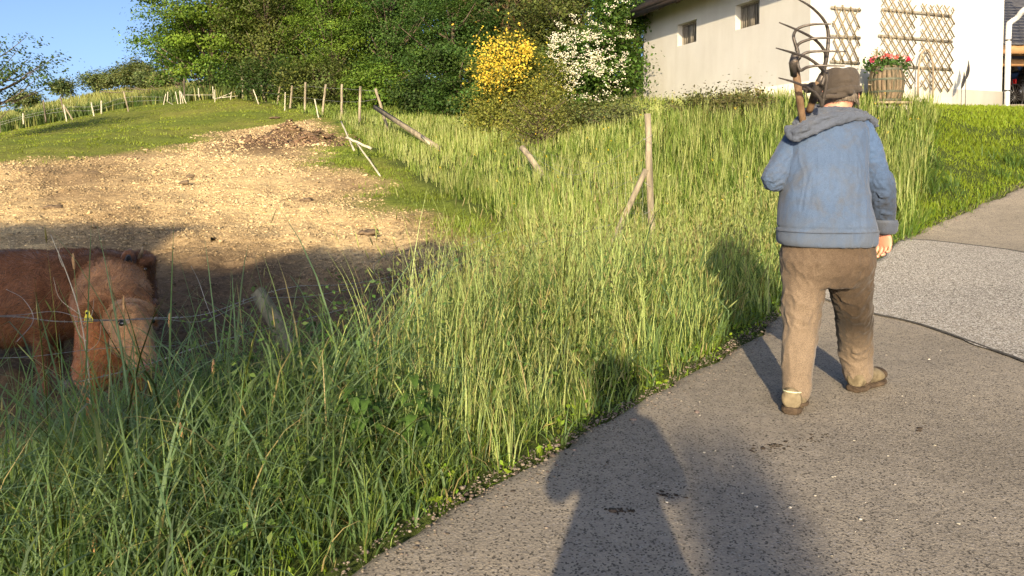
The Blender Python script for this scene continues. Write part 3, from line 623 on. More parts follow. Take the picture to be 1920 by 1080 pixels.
mk('soil', tube([(bp[0], bp[1], bz+.58), (bp[0], bp[1], bz+.64)], .24, 20), simple('potting_soil', (.03, .02, .012), (.06, .04, .025), 30, .95), bar)
mk('bung', tube([(bp[0]-.31, bp[1]-.05, bz+.33), (bp[0]-.4, bp[1]-.12, bz+.335)], .012, 6), MWOOD, bar)
t = thing('barrel_stand', 'weathered plank on stones carrying the barrel planter', 'stand', (*bp, bz-.1))
mk('plank', box((bp[0]+.02, bp[1]-.05, bz-.022), (.66, .5, .04), ((1, .05, 0), (-.05, 1, 0), (0, 0, 1))), MWOOD, t)
for k in range(5):
    q = np.array([bp[0]-.26+.13*k, bp[1]-.22+.02*(k % 2), bz-.14]); V, F = ell(q, (.075, .08, .075), None, 8, 5); mk('stone', (V+rng.normal(size=V.shape)*.006, F), simple('field_stone', (.25, .22, .18), (.4, .36, .3), 20, .9) if k == 0 else bpy.data.materials['field_stone'], t)
# leaves generator shared by plants and trees
def leafquads(P, L, nor, wid=.55, col=None, fold=0):
    n = len(P); nor = nrm(nor); t = nrm(np.cross(nor, rng.normal(size=(n, 3)))); b = np.cross(nor, t); L = np.broadcast_to(L, (n,))[:, None]
    V = np.stack([P-t*L*.5, P+b*L*wid*.5+nor*L*fold, P+t*L*.5-nor*L*.1, P-b*L*wid*.5+nor*L*fold], 1).reshape(-1, 3); F = (np.arange(n)[:, None]*4+np.arange(4)[None]); return V, F
ger = thing('geraniums', 'red and pink geraniums growing out of the old barrel', 'flowers', (*bp, bz+.64))
n = 620; a = rng.uniform(0, 6.28, n); r = .38*np.sqrt(rng.uniform(0, 1, n)); P = np.column_stack([bp[0]+r*np.cos(a)*1.15, bp[1]+r*np.sin(a)*.8, bz+.7+.13*rng.normal(size=n)*.6-.28*np.clip(r-.27, 0, 1)*2+.05])
V, F = leafquads(P, rng.uniform(.04, .08, n), rng.normal(size=(n, 3))*.6+[0, -.5, .6], .9); mk('leaves', (V, F), ML, ger, col=vcol((.05, .1, .02), n, 4, .3))['kind'] = 'stuff'
for (dx, dz, c, k) in ((-.37, .1, (.55, .05, .12), 30), (-.3, .16, (.6, .25, .25), 16), (-.08, .2, (.5, .08, .08), 30), (.0, .17, (.6, .2, .2), 30), (.1, .16, (.5, .1, .08), 25), (.33, .12, (.65, .03, .08), 60), (.22, .18, (.55, .2, .2), 14), (-.16, .13, (.5, .12, .1), 16)):
    c0 = np.array([bp[0]+dx, bp[1]-.18, bz+.69+dz]); P = c0+rng.normal(size=(k, 3)).clip(-1.6, 1.6)*.024; V, F = leafquads(P, .035, rng.normal(size=(k, 3))+[0, -1, .4], .9); mk('flower_head', (V, F), MF, ger, col=vcol(c, k, 4, .2))
mk('stems', join([tube([(bp[0]+dx*.7, bp[1]-.1, bz+.62), (bp[0]+dx, bp[1]-.15, bz+.69+dz)], .004, 4) for dx, dz in ((-.37, .1), (-.3, .16), (-.08, .2), (0, .17), (.1, .16), (.33, .12), (.22, .18), (-.25, .3), (-.3, .28))]), simple('plant_stem', (.08, .12, .03), (.14, .17, .05), 20, .7), ger)
n = 40; P = np.array([bp[0]-.28, bp[1]-.15, bz+.9])+rng.normal(size=(n, 3))*[.06, .05, .09]; V, F = leafquads(P, .04, rng.normal(size=(n, 3)), .6); mk('trailing_sprig', (V, F), ML, ger, col=vcol((.12, .14, .05), n, 4, .3))['kind'] = 'stuff'
o = mk('wooden_stick', box((bp[0]-.17, bp[1]+.05, bz+.82), (.035, .02, .44)), MWOOD, loc=(bp[0]-.17, bp[1]+.05, bz+.62)); tagit(o, 'short upright wooden stick poking out of the barrel among the geraniums', 'stick')
# ------------------------------------------------------------------ trees and shrubs
def crown_clumps(c, r, n, shell=.45, irr=.22, low=-1.0):
    d = nrm(rng.normal(size=(n*3, 3))); d = d[d[:, 2] > low][:n]; u = rng.uniform(0, 1, (len(d), 1))**shell
    k = 1+irr*noise(d*2.0+np.asarray(c)*.37, 2.2, 2, 17)[:, None]
    return np.asarray(c)+d*u*k*np.asarray(r), u[:, 0], d
def leaves_for(cl, d, n, L, rad, flat, col, up=.7, out=.6, wid=.6, droop=0):
    k = rng.integers(0, len(cl), n); off = rng.normal(size=(n, 3))*np.array([1, 1, flat])*rad[k][:, None]
    if droop: off[:, 2] -= droop*np.hypot(off[:, 0], off[:, 1])
    P = cl[k]+off; nor = d[k]*out+np.array([0, 0, up])+rng.normal(size=(n, 3))*.45
    V, F = leafquads(P, L*rng.uniform(.65, 1.3, n), nor, wid)
    cv = (1+.2*rng.normal(size=(len(cl), 1)))[k]*(1+.16*rng.normal(size=(n, 1)))*(1+.05*rng.normal(size=(n, 3)))
    warm = rng.uniform(-1, 1, (len(cl), 1))[k]*.12
    c = np.asarray(col)*cv*(1+warm*np.array([1.2, .3, -1])); return V, F, np.repeat(np.clip(c, .004, .9), 4, 0)
def branches(base, top, cl, r0, every=3, lean=0):
    T = spline([base, base*.6+top*.4+np.array([lean, 0, 0]), top], 14); parts = [(tube(T, np.linspace(r0, r0*.25, 14), 9))]
    for c in cl[::every]:
        f = np.clip((c[2]-base[2])/(top[2]-base[2])-.18, .12, .92); s = T[int(f*13)]; m = (s+c)/2+np.array([0, 0, -.08*np.linalg.norm(c-s)])
        l = np.linalg.norm(c-s); parts.append(tube(spline([s, m, c], 6), np.linspace(max(r0*.32, .015), max(r0*.06, .006), 6), 5))
    return parts
def tree(name, label, cat, px, Y, width, ztop, zlow, col, leafL, nleaf, ncl=90, clr=.16, flat=.55, trunk=.16, group=None, shell=.4, every=3, up=.7, out=.6, irr=.22, depth=.9, X=None, ml=ML, droop=0, low=-1.0, wid=.6):
    X = (px-960)/1442*Y if X is None else X; g = gz(X, Y); base = np.array([X, Y, g-.1]); t = thing(name, label, cat, (X, Y, g), group)
    rz = (ztop-zlow)/2; c = np.array([X, Y, zlow+rz]); r = np.array([width/2, width/2*depth, rz])
    cl, u, d = crown_clumps(c, r*.86, ncl, shell, irr, low); rad = np.full(len(cl), width*clr*.5)*rng.uniform(.7, 1.3, len(cl))
    V, F, cc = leaves_for(cl, d, nleaf, leafL, rad, flat, col, up, out, wid, droop); mk('crown', (V, F), ml, t, col=cc)
    pr = branches(base, c+np.array([0, 0, rz*.55]), cl, trunk, every)
    mk('trunk', pr[0], MBARK, t, smooth=True); mk('branches', join(pr[1:]), MBARK, t, smooth=True)
    return t, cl, d, c, r
def ytop(py, Y): return CAMH+(300-py)/1442*Y
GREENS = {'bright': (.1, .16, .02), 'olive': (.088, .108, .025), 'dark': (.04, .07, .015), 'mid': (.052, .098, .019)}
wood = 'trees of the wood edge behind the pasture'
TR = [  # label, px, Y, width, top py, low py, colour, leaf, n, flat
 ('big layered beech at the left end of the wood, branches reaching over the fence', 400, 37, 6.6, -60, 168, 'bright', .17, 17000, .3),
 ('darker lower tree crowded under the left flank of the big beech', 345, 41, 4.4, 10, 166, 'mid', .17, 8000, .5),
 ('olive green tree just right of the big layered beech', 505, 36, 4.8, -60, 165, 'olive', .15, 12000, .45),
 ('bright small-leaved hornbeam in the middle of the wood edge', 625, 34, 4.9, -70, 170, 'bright', .12, 17000, .42),
 ('tall green tree right of the bright hornbeam', 735, 34, 4.6, -70, 175, 'mid', .13, 14000, .45),
 ('rounded dark ash with pale stems left of the yellow blossom', 850, 31, 4.6, -25, 205, 'mid', .14, 16000, .5),
 ('tall tree in the second row above the hornbeam', 560, 43, 8.5, -170, 150, 'mid', .24, 15000, .5),
 ('tall tree in the second row above the ash', 780, 42, 8.5, -190, 160, 'dark', .24, 15000, .5),
 ('second row tree above the olive green one', 460, 44, 7.0, -170, 140, 'mid', .24, 12000, .5),
 ('broad green tree behind the white-flowering shrub', 1080, 33, 6.4, -70, 200, 'olive', .17, 13000, .5),
 ('tree crown showing between the roof and the white blossom', 1190, 33, 5.0, -80, 190, 'mid', .16, 9000, .5),
 ('low leafy tree filling the gap beneath the conifers', 960, 31, 4.0, 90, 225, 'mid', .13, 10000, .5),
]
for lab, px, Y, w, tp, lp, c, L, n, fl in TR:
    tree('broadleaf_tree', lab, 'tree', px, Y, w, ytop(tp, Y), ytop(lp, Y), GREENS[c], L*(.78 if Y < 40 else .9), int(n*(1.6 if Y < 40 else 1.2)), 150, .135, fl, .2, wood, irr=.3, every=4)
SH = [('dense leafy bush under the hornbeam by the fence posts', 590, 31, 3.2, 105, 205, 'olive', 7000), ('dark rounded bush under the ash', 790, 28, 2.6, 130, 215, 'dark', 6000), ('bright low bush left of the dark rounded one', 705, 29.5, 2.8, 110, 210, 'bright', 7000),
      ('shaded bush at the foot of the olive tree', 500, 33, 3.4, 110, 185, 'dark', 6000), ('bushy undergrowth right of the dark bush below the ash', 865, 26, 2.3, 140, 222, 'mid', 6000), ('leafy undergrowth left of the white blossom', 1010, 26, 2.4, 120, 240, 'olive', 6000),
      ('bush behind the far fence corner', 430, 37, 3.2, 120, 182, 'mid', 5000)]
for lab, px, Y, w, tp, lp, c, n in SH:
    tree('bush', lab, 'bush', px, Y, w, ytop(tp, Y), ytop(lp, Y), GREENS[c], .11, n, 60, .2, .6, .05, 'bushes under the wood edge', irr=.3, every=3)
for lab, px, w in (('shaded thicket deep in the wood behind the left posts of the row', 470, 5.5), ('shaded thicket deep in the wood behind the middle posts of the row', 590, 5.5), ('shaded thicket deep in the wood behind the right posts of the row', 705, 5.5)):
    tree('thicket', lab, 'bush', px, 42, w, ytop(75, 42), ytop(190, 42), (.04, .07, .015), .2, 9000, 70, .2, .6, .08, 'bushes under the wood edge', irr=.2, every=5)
for lab, px, Y, w, tp, lp, c in (('deep green tree filling the wood far behind the conifers', 960, 47, 11, -190, 150, 'dark'), ('deep green tree at the back of the wood above the hornbeam', 680, 48, 11, -200, 150, 'dark')):
    tree('broadleaf_tree', lab, 'tree', px, Y, w, ytop(tp, Y), ytop(lp, Y), GREENS[c], .3, 14000, 120, .15, .6, .25, wood, irr=.3, every=5)
# conifers
def conifer(label, px, Y, w, tp, lp, col, n):
    X = (px-960)/1442*Y; g = gz(X, Y); t = thing('conifer', label, 'tree', (X, Y, g), 'dark conifers in the wood'); zt, zl = ytop(tp, Y), ytop(lp, Y)
    mk('trunk', tube([(X, Y, g-.2), (X+.1, Y, (zt+g)/2), (X, Y, zt)], [.2, .14, .03], 8), MBARK, t, smooth=True)
    br, P, NN = [], [], []
    for k in range(95):
        f = rng.uniform(0, 1)**.9; z = zl+(zt-zl)*f; L = w/2*(1-f*.75)*rng.uniform(.7, 1.1); a = rng.uniform(0, 6.28); d = np.array([math.cos(a), math.sin(a), 0])
        pts = spline([np.array([X, Y, z]), np.array([X, Y, z])+d*L*.5+[0, 0, -.05*L], np.array([X, Y, z])+d*L+[0, 0, -.38*L]], 8); br.append(tube(pts, np.linspace(.03, .006, 8), 4))
        m = int(n/95); q = pts[rng.integers(2, 8, m)]+rng.normal(size=(m, 3))*.12; q[:, 2] -= np.abs(rng.normal(size=m))*.3; P.append(q); NN.append(np.tile(d*.8+[0, 0, .5], (m, 1)))
    P = np.concatenate(P); NN = np.concatenate(NN)+rng.normal(size=P.shape)*.5; V, F = leafquads(P, rng.uniform(.14, .34, len(P)), NN, .3)
    c = np.asarray(col)*(1+.3*rng.normal(size=(len(P), 1))); c = np.where(rng.uniform(size=(len(P), 1)) < .22, np.array([.12, .075, .035]), c)
    mk('crown', (V, F), ML, t, col=np.repeat(c.clip(.004, 1), 4, 0)); mk('branches', join(br), MBARK, t)
conifer('drooping dark spruce behind the yellow blossom', 950, 36, 5.2, -230, 120, (.055, .075, .02), 17000)
conifer('second dark spruce with brown dead twigs right of the first', 1035, 37, 5.2, -230, 110, (.06, .075, .02), 17000)
conifer('spruce partly hidden behind the ash', 885, 39, 5.0, -230, 110, (.055, .075, .018), 12000)
# skyline bushes and trees beyond the meadow
for lab, px, Y, w, tp, lp, n in (('small round bush alone on the skyline', 122, 66, 2.6, 148, 182, 2600), ('wide bush on the skyline left of the wood', 190, 68, 3.6, 132, 172, 3500), ('grey-green bush between the wide skyline bush and the wood', 225, 64, 2.8, 130, 168, 3500), ('right-hand bush of the skyline hedge', 268, 62, 3.2, 118, 168, 4500),
    ('low hedge bush on the skyline beside the hanging branch at left', 50, 64, 3.2, 165, 205, 2500), ('bush rising behind the skyline hedge near the beech', 262, 70, 3.0, 108, 160, 3000), ('low bush where the skyline meets the beech', 300, 58, 3.0, 135, 168, 4000)):
    tree('skyline_bush', lab, 'bush', px, Y, w, ytop(tp, Y), ytop(lp, Y), (.11, .135, .045), .2, n, 50, .2, .6, .06, 'bushes on the skyline', irr=.3)
# sparse tree at the left frame edge
tree('sparse_tree', 'thin tree with airy drooping branches cut by the left edge of the picture', 'tree', -38, 24, 4.8, ytop(18, 24), ytop(236, 24), (.06, .1, .035), .11, 5200, 70, .13, .28, .09, shell=.6, irr=.35, every=1, droop=.25)
# olive shrub with yellow laburnum blossom
t, cl, d, c, r = tree('yellow_flowering_shrub', 'olive green shrub with a burst of yellow blossom on its upper left side', 'shrub', 965, 19.5, 2.6, ytop(72, 19.5), ytop(275, 19.5), (.2, .205, .04), .065, 24000, 110, .17, .7, .06, irr=.3, every=1, out=.3)
n = 2600; q = []
for (a, b, s, m) in ((926, 110, 44, 430), (950, 100, 46, 230), (985, 92, 14, 200), (912, 148, 9, 90), (930, 135, 36, 420), (965, 120, 34, 260)): q.append(np.column_stack([rng.normal(a, s*.55, m), rng.normal(b, s*.6, m), rng.normal(18.75, .18, m)]))
q = np.concatenate(q); P = np.array([W(*v) for v in q]); V, F = leafquads(P, rng.uniform(.05, .085, len(P)), rng.normal(size=P.shape)*.6+[0, -.8, .3], .6); mk('blossom', (V, F), MF, t, col=vcol((.52, .38, .04), len(P), 4, .25, .06))
# young pale-stemmed shrub in front
tree('young_willow', 'young yellow-green willow with thin stems, in front of the yellow blossom shrub', 'shrub', 1010, 16.3, 1.7, ytop(165, 16.3), ytop(278, 16.3), (.16, .17, .04), .05, 5200, 70, .2, .8, .035, irr=.35, every=1, out=.2)
# white flowering shrub
t, cl, d, c, r = tree('white_flowering_shrub', 'large shrub covered in white flower clusters beside the house corner', 'shrub', 1118, 20.6, 2.75, ytop(28, 20.6), ytop(235, 20.6), (.06, .11, .018), .1, 15000, 110, .17, .6, .09, irr=.22, every=2)
fh = []
sel = [(rng.uniform(1025, 1185), rng.uniform(25, 190)) for _ in range(900)]
P = []
for a, b in sel:
    e = ((a-1115)/95)**2+((b-120)/105)**2; w = math.exp(-((a-1075)/55)**2-((b-100)/50)**2)*1.1+.42*(b < 195)
    if e < 1 and rng.uniform() < w*.3: Yf = 20.6-1.2*math.sqrt(max(0, 1-e))-.05; P.append(W(a, b, Yf))
for a, b in ((1150, 12), (1160, 2), (1140, 25), (1180, 5), (1135, 8)): P.append(W(a, b, 20.2))
pts = []
for p_ in P: m = rng.integers(8, 20); pts.append(p_+rng.normal(size=(m, 3))*np.array([.055, .04, .035])*rng.uniform(.7, 1.3))
pts = np.concatenate(pts); V, F = leafquads(pts, rng.uniform(.028, .048, len(pts)), rng.normal(size=pts.shape)*.4+[0, -.7, .7], .9); mk('flower_clusters', (V, F), MF, t, col=vcol((.66, .62, .5), len(pts), 4, .08, .03))
tree('climbing_branch', 'leafy flowering branch reaching over the roof end of the house', 'shrub', 1165, 21.5, 1.8, ytop(-30, 21.5), ytop(75, 21.5), (.06, .11, .018), .1, 4000, 40, .2, .6, .05)
for lab, px, Y, w, tp, lp, col, n in (('grey-green bramble thicket left of the house corner', 1150, 16.5, 2.0, 178, 265, (.1, .12, .04), 5200), ('reddish bramble thicket under the barred wall', 1385, 14.6, 1.7, 168, 245, (.1, .095, .035), 5200), ('low bramble under the first barred opening', 1300, 15.8, 1.1, 172, 235, (.1, .11, .035), 2600), ('small bramble right of the willow', 1075, 17.5, 1.4, 190, 262, (.13, .13, .035), 3500)):
    tree('bramble', lab, 'bush', px, Y, w, ytop(tp, Y), ytop(lp, Y), col, .06, n, 45, .22, .8, .02, 'bramble thickets on the bank', irr=.35, every=1)
# ------------------------------------------------------------------ grass
def blades(B, H, Wd_, az, lean, droop, seg=4, tipw=.1, twist=None, power=1.6):
    n = len(B); t = np.linspace(0, 1, seg+1)
    th = lean[:, None]+droop[:, None]*((t[:-1]+.5/seg)[None]**power)
    st = (H/seg)[:, None]; hx = np.concatenate([np.zeros((n, 1)), np.cumsum(np.sin(th)*st, 1)], 1); hz = np.concatenate([np.zeros((n, 1)), np.cumsum(np.cos(th)*st, 1)], 1)
    dx, dy = np.cos(az)[:, None], np.sin(az)[:, None]; C_ = np.stack([B[:, 0:1]+hx*dx, B[:, 1:2]+hx*dy, B[:, 2:3]+hz], -1)
    sa = az+np.pi/2+(rng.uniform(-.9, .9, n) if twist is None else twist); S = np.stack([np.cos(sa), np.sin(sa), np.zeros(n)], -1)
    w = (Wd_[:, None]*.5)*np.clip(1.15*(1-t)**.55, tipw, 1)[None]
    A = C_[:, :-1]+S[:, None]*w[:, :-1, None]; Bv = C_[:, :-1]-S[:, None]*w[:, :-1, None]
    V = np.concatenate([np.stack([A, Bv], 2).reshape(n, seg*2, 3), C_[:, -1:]], 1); m = seg*2+1; F = []
    for i in range(seg-1): a = 2*i; F += [(a, a+1, a+3), (a, a+3, a+2)]
    F.append((2*seg-2, 2*seg-1, 2*seg)); F = (np.array(F)[None]+m*np.arange(n)[:, None, None]).reshape(-1, 3)
    return V.reshape(-1, 3), F, C_, m
def bcol(base, n, m, seg, var=.22, root=None, tip=None):
    """blade colour: pale sheath at the root, own tint, slightly dry tip"""
    c = np.asarray(base)*(1+var*rng.normal(size=(n, 1)).clip(-2, 2.2))*(1+.07*rng.normal(size=(n, 3)))
    dry = rng.uniform(size=(n, 1)) < .05; c = np.where(dry, np.array([.26, .21, .1])*(1+.2*rng.normal(size=(n, 1))), c)
    return np.repeat(c.clip(.004, .9), m, 0)
def cat(L):
    V, F, Cc, k = [], [], [], 0
    for v, f, c in L: V.append(v); F.append(f+k); Cc.append(c); k += len(v)
    return np.concatenate(V), np.concatenate(F), np.concatenate(Cc)
def heads(tips, dirs, L, w, col, var=.2):
    """slim seed heads at stalk tips: little three sided spindles"""
    n = len(tips); d = nrm(dirs); a = nrm(np.cross(d, rng.normal(size=(n, 3)))); b = np.cross(d, a); V = [tips-d*L[:, None]*.15]
    for f, s in ((.25, 1.), (.7, .75)):
        for k in range(3): th = 2.094*k; V.append(tips+d*(L*f)[:, None]+(a*math.cos(th)+b*math.sin(th))*(w*s)[:, None])
    V.append(tips+d*L[:, None]); V = np.stack(V, 1); F = []
    for k in range(3): j = (k+1) % 3; F += [(0, 1+k, 1+j), (1+k, 4+k, 4+j), (1+k, 4+j, 1+j), (4+k, 7, 4+j)]
    F = (np.array(F)[None]+8*np.arange(n)[:, None, None]).reshape(-1, 3); return V.reshape(-1, 3), F, vcol(col, n, 8, var, .06)
def scatter(n, x0, x1, y0, y1, power=1.0):
    y = y0+(y1-y0)*rng.uniform(0, 1, n)**power; x = rng.uniform(x0, x1, n); return x, y
def view(x, y, m=.06): return (x > (-.666-m)*y-.35) & (x < (.666+m)*y+.35)
def tufted(x, y, per, spread):
    """turn tuft centres into blade roots"""
    n = len(x); k = np.repeat(np.arange(n), per); a = rng.uniform(0, 6.28, n*per); r = spread*np.abs(rng.normal(size=n*per)); return x[k]+r*np.cos(a), y[k]+r*np.sin(a), a, k
def bz_(x, y): return gz(x, y)-.015
def hp(x, y): return 1-.4*np.exp(-(((x-.35)/.38)**2+((y-3.9)/.45)**2))-.62*np.exp(-(((x-1.35)/1.3)**2+((y-8.2)/1.2)**2))-.35*np.exp(-(((x+1.3)/.7)**2+((y-4.3)/.7)**2))
pasture = lambda x, y: 1-np.clip((x-PB(y))/.25*.5+.5, 0, 1)
# --- near verge (2-9 m)
L = []; HD = []
def verge(nt, y0, y1, per, spread, hfun, wid, col, lean, droop, seg, tall_only=True, var=.22, head=None, hcol=None, density=None, emin=.02, az_out=True, hvar=.25):
    x, y = scatter(nt, -6.4, 5.2, y0, y1); ok = view(x, y); x, y = x[ok], y[ok]
    e = edge_d(x, y); ok = (e > emin+.10*rng.uniform(size=len(x))) & (x > PB(y)-.12+.1*rng.normal(size=len(x)))
    if density is not None: ok &= rng.uniform(size=len(x)) < density(x, y, e)
    x, y, e = x[ok], y[ok], e[ok]; X, Y_, a, k = tufted(x, y, per, spread)
    ee = edge_d(X, Y_); ok = ee > emin; X, Y_, a, k, ee = X[ok], Y_[ok], a[ok], k[ok], ee[ok]
    n = len(X); th = (1+.22*rng.normal(size=len(x)))[k]; H = hfun(X, Y_, ee)*hp(X, Y_)*(1-.3*np.clip((ee-1.3)/.5, 0, 1)*(Y_ > 3.6))*th*(1+hvar*rng.normal(size=n)).clip(.3, 1.5)
    az = a+rng.normal(size=n)*.7 if az_out else rng.uniform(0, 6.28, n)
    ln = np.abs(lean*rng.normal(size=n))+.03; dr_ = np.abs(droop*(1+.5*rng.normal(size=n)))
    seg_ = seg; V, F, Cn_, m = blades(np.column_stack([X, Y_, bz_(X, Y_)]), H, wid*rng.uniform(.6, 1.3, n)*np.clip(Y_/4, .8, 2.5), az, ln, dr_, seg_)
    tint = (1+.12*noise(np.stack([X, Y_], -1), 1.6, 2, 12))[:, None]
    c = np.repeat(np.asarray(col)*tint, m, 0)*bcol((1, 1, 1), n, m, seg_, var)
    dryw = np.repeat((rng.uniform(size=n) < .05), m); c[dryw] = np.array([.28, .23, .11])
    L.append((V, F, c))
    if head:
        tips = Cn_[:, -1]; dd = Cn_[:, -1]-Cn_[:, -2]; s = rng.uniform(size=n) < head; HD.append(heads(tips[s], dd[s], rng.uniform(.04, .1, s.sum()), rng.uniform(.0025, .005, s.sum())*np.clip(Y_[s]/4, .8, 2), hcol or (.24, .25, .1)))
right = lambda x, y: np.clip((x-(-.2*y))/.35, 0, 1)         # sunny stemmy stand towards the right
def hbroad(x, y, e): return np.clip(.14+e*.5, .1, .62)*(1-.35*np.clip((y-6)/2.5, 0, 1))*(1-.3*np.clip((e-1.4)/.6, 0, 1))*(1-.12*right(x, y))*(1-.05*np.clip((-1.2-x)/.6, 0, 1))
def hstem(x, y, e): return np.clip(.2+e*.5, .15, .76)*(1-.25*np.clip((-1.3-x)/.6, 0, 1))*(1-.3*np.clip((y-6)/2.5, 0, 1))
def hlow(x, y, e): return np.clip(.06+e*.12, .05, .22)
verge(7500, 1.9, 9.5, 13, .045, hbroad, .0085, (.105, .165, .06), .3, 1.5, 5, density=lambda x, y, e: 1-.35*right(x, y))   # arching cocksfoot
verge(4200, 1.9, 6.5, 9, .05, lambda x, y, e: hbroad(x, y, e)*1.2, .012, (.12, .18, .09), .35, 1.9, 6, density=lambda x, y, e: (1-.8*right(x, y))*.9*(e > .3))
verge(7000, 1.9, 9.5, 10, .04, lambda x, y, e: hbroad(x, y, e)*.8, .006, (.15, .205, .045), .22, .9, 4)
verge(6500, 2.6, 9.5, 6, .05, hstem, .0046, (.33, .39, .14), .11, .45, 4, density=lambda x, y, e: .02+.98*right(x, y)*np.clip(e*2.2, .1, 1), head=.4, var=.15, hvar=.2)
verge(1100, 1.9, 7, 2, .05, lambda x, y, e: hstem(x, y, e)*.98, .0035, (.22, .26, .08), .1, .25, 5, density=lambda x, y, e: (e > .4)*(.12+.88*right(x, y)), head=1.0, hcol=(.22, .2, .09))
verge(900, 1.9, 8.5, 5, .05, lambda x, y, e: hbroad(x, y, e)*.75, .005, (.34, .28, .15), .5, 1.3, 4)                       # last year's dead blades
verge(900, 1.9, 6, 7, .03, lambda x, y, e: hbroad(x, y, e)*1.05*(1-.3*np.clip((-1.4-x)/.5, 0, 1)), .0095, (.13, .19, .085), .25, 2.2, 7, density=lambda x, y, e: (e > .3)*(1-.6*right(x, y)))
verge(700, 2.8, 8, 8, .05, lambda x, y, e: hstem(x, y, e)*1.1, .006, (.34, .4, .16), .1, .5, 5, density=lambda x, y, e: right(x, y)*(noise(np.stack([x, y], -1), 4.5, 2, 9) > .0), head=.6)
verge(9000, 1.8, 9.5, 12, .05, hlow, .007, (.13, .2, .02), .5, .9, 3, density=lambda x, y, e: np.exp(-np.clip(e-.05, 0, 3)*2.2), emin=-.03)
V, F, c = cat(L); o = mk('verge_grass', (V, F), MG, col=c); tagit(o, 'tall wild grass of the verge between the road and the pasture fence', kind='stuff')
V, F, c = cat(HD); o = mk('grass_seed_heads', (V, F), MG, col=c); tagit(o, 'ripe seed heads standing above the verge grass', kind='stuff')
# low herbs and clover at the asphalt edge, leafy weeds inside the stand
def herbs(n, y0, y1, col, Lf, hf, dens, emin=-.02, cl=5, sp=.035):
    x, y = scatter(n, -5, 6, y0, y1); e = edge_d(x, y); ok = (e > emin) & (x > PB(y)-.1) & (rng.uniform(size=n) < dens(x, y, e)) & view(x, y) & ((x > -.42*y) | (e < .35)); x, y, e = x[ok], y[ok], e[ok]; k = np.repeat(np.arange(len(x)), cl)
    h = hf(x, y, e)[k]*rng.uniform(.35, 1.05, len(k)); P = np.column_stack([x[k]+sp*rng.normal(size=len(k)), y[k]+sp*rng.normal(size=len(k)), gz(x, y)[k]+h])
    V, F = leafquads(P, Lf*rng.uniform(.6, 1.3, len(P)), rng.normal(size=P.shape)*.45+[0, -.3, .8], .55, fold=.08); return V, F, vcol(col, len(P), 4, .25, .08)
def clumps_left():
    pass
Hb = [herbs(6500, 1.9, 9, (.15, .22, .02), .028, lambda x, y, e: .03+.1*np.clip(e, 0, .5), lambda x, y, e: np.exp(-np.clip(e, 0, 4)*3), cl=6, sp=.03),
      herbs(900, 2, 7, (.08, .13, .03), .034, lambda x, y, e: np.clip(.1+e*.45, .05, .6), lambda x, y, e: .8*(e > .2), cl=9, sp=.06),
      herbs(1500, 2.2, 6.5, (.075, .12, .035), .03, lambda x, y, e: np.clip(.15+e*.5, .05, .75), lambda x, y, e: .8*(e > .5), cl=12, sp=.05)]
V, F, c = cat(Hb); o = mk('wild_herbs', (V, F), MG, col=c); tagit(o, 'clover and leafy wild herbs along the asphalt edge and among the grass', kind='stuff')
# --- bank and field edge (9-36 m)
def field(n, y0, y1, x0, x1, H, wid, col, lean, droop, seg, mask, per=6, spread=.06, var=.2, power=1.6, patch=.3):
    x, y = scatter(n, x0, x1, y0, y1, power); ok = view(x, y, .02) & mask(x, y); x, y = x[ok], y[ok]; X, Y_, a, k = tufted(x, y, per, spread); m_ = len(X)
    nz = noise(np.stack([X, Y_], -1), .9, 3, 14); h = H*(1-.45*np.clip((Y_-9)/6, 0, 1)*(Y_ < 32)*(H > .3))*(hp(X, Y_) if H > .3 else 1)*(1+patch*nz)*(1+.25*rng.normal(size=m_)).clip(.3, 1.6)
    V, F, C_, m = blades(np.column_stack([X, Y_, gz(X, Y_)-.02]), h, wid*(Y_/10)**.8*rng.uniform(.6, 1.3, m_), a, np.abs(lean*rng.normal(size=m_)), np.abs(droop*(1+.4*rng.normal(size=m_))), seg)
    c = np.repeat(np.asarray(col)*(1+.18*noise(np.stack([X, Y_], -1), .7, 3, 33))[:, None], m, 0)*bcol((1, 1, 1), m_, m, seg, var); return V, F, c
housem = lambda x, y: ~((((np.stack([x, y], -1)-Cn)@nrm(np.array([dl[1], -dl[0]]))) > -.02) & (((np.stack([x, y], -1)-Cn)@np.array([-dr[1], dr[0]])) > -.02))
def inhouse(x, y):
    q = np.stack([x, y], -1)-Cn; A = np.stack([dl, dr], 1); ab = q@np.linalg.inv(A).T; return (ab[..., 0] > -.03) & (ab[..., 1] > -.03) & (ab[..., 0] < 7) & (ab[..., 1] < 5.9)
def tallmask(x, y): e = edge_d(x, y); lawn = (x > np.interp(y, [8, 10, 15, 17], [4.6, 5.3, 8.3, 9.2])); return (e > .1) & (x > PB(y)) & ~inhouse(x, y) & ~lawn & (y < 36)
def lawnmask(x, y): e = edge_d(x, y); return (e > .02) & (x > 3.2) & ~inhouse(x, y) & (x > np.interp(y, [8, 10, 15, 17], [4.2, 4.9, 7.7, 8.8]))
L = [field(14000, 8.5, 34, -13, 9, .42, .0125, (.175, .23, .052), .2, .7, 4, tallmask, 7), field(7000, 8.5, 26, -6, 9, .5, .0085, (.32, .345, .13), .08, .3, 4, tallmask, 5, .08, .14),
     field(2600, 8.5, 16, -1, 9, .36, .014, (.09, .15, .025), .35, 1.3, 4, tallmask, 9)]
V, F, c = cat(L); o = mk('meadow_grass', (V, F), MG, col=c); tagit(o, 'long sunlit meadow grass on the bank between fence, shrubs and house', kind='stuff')
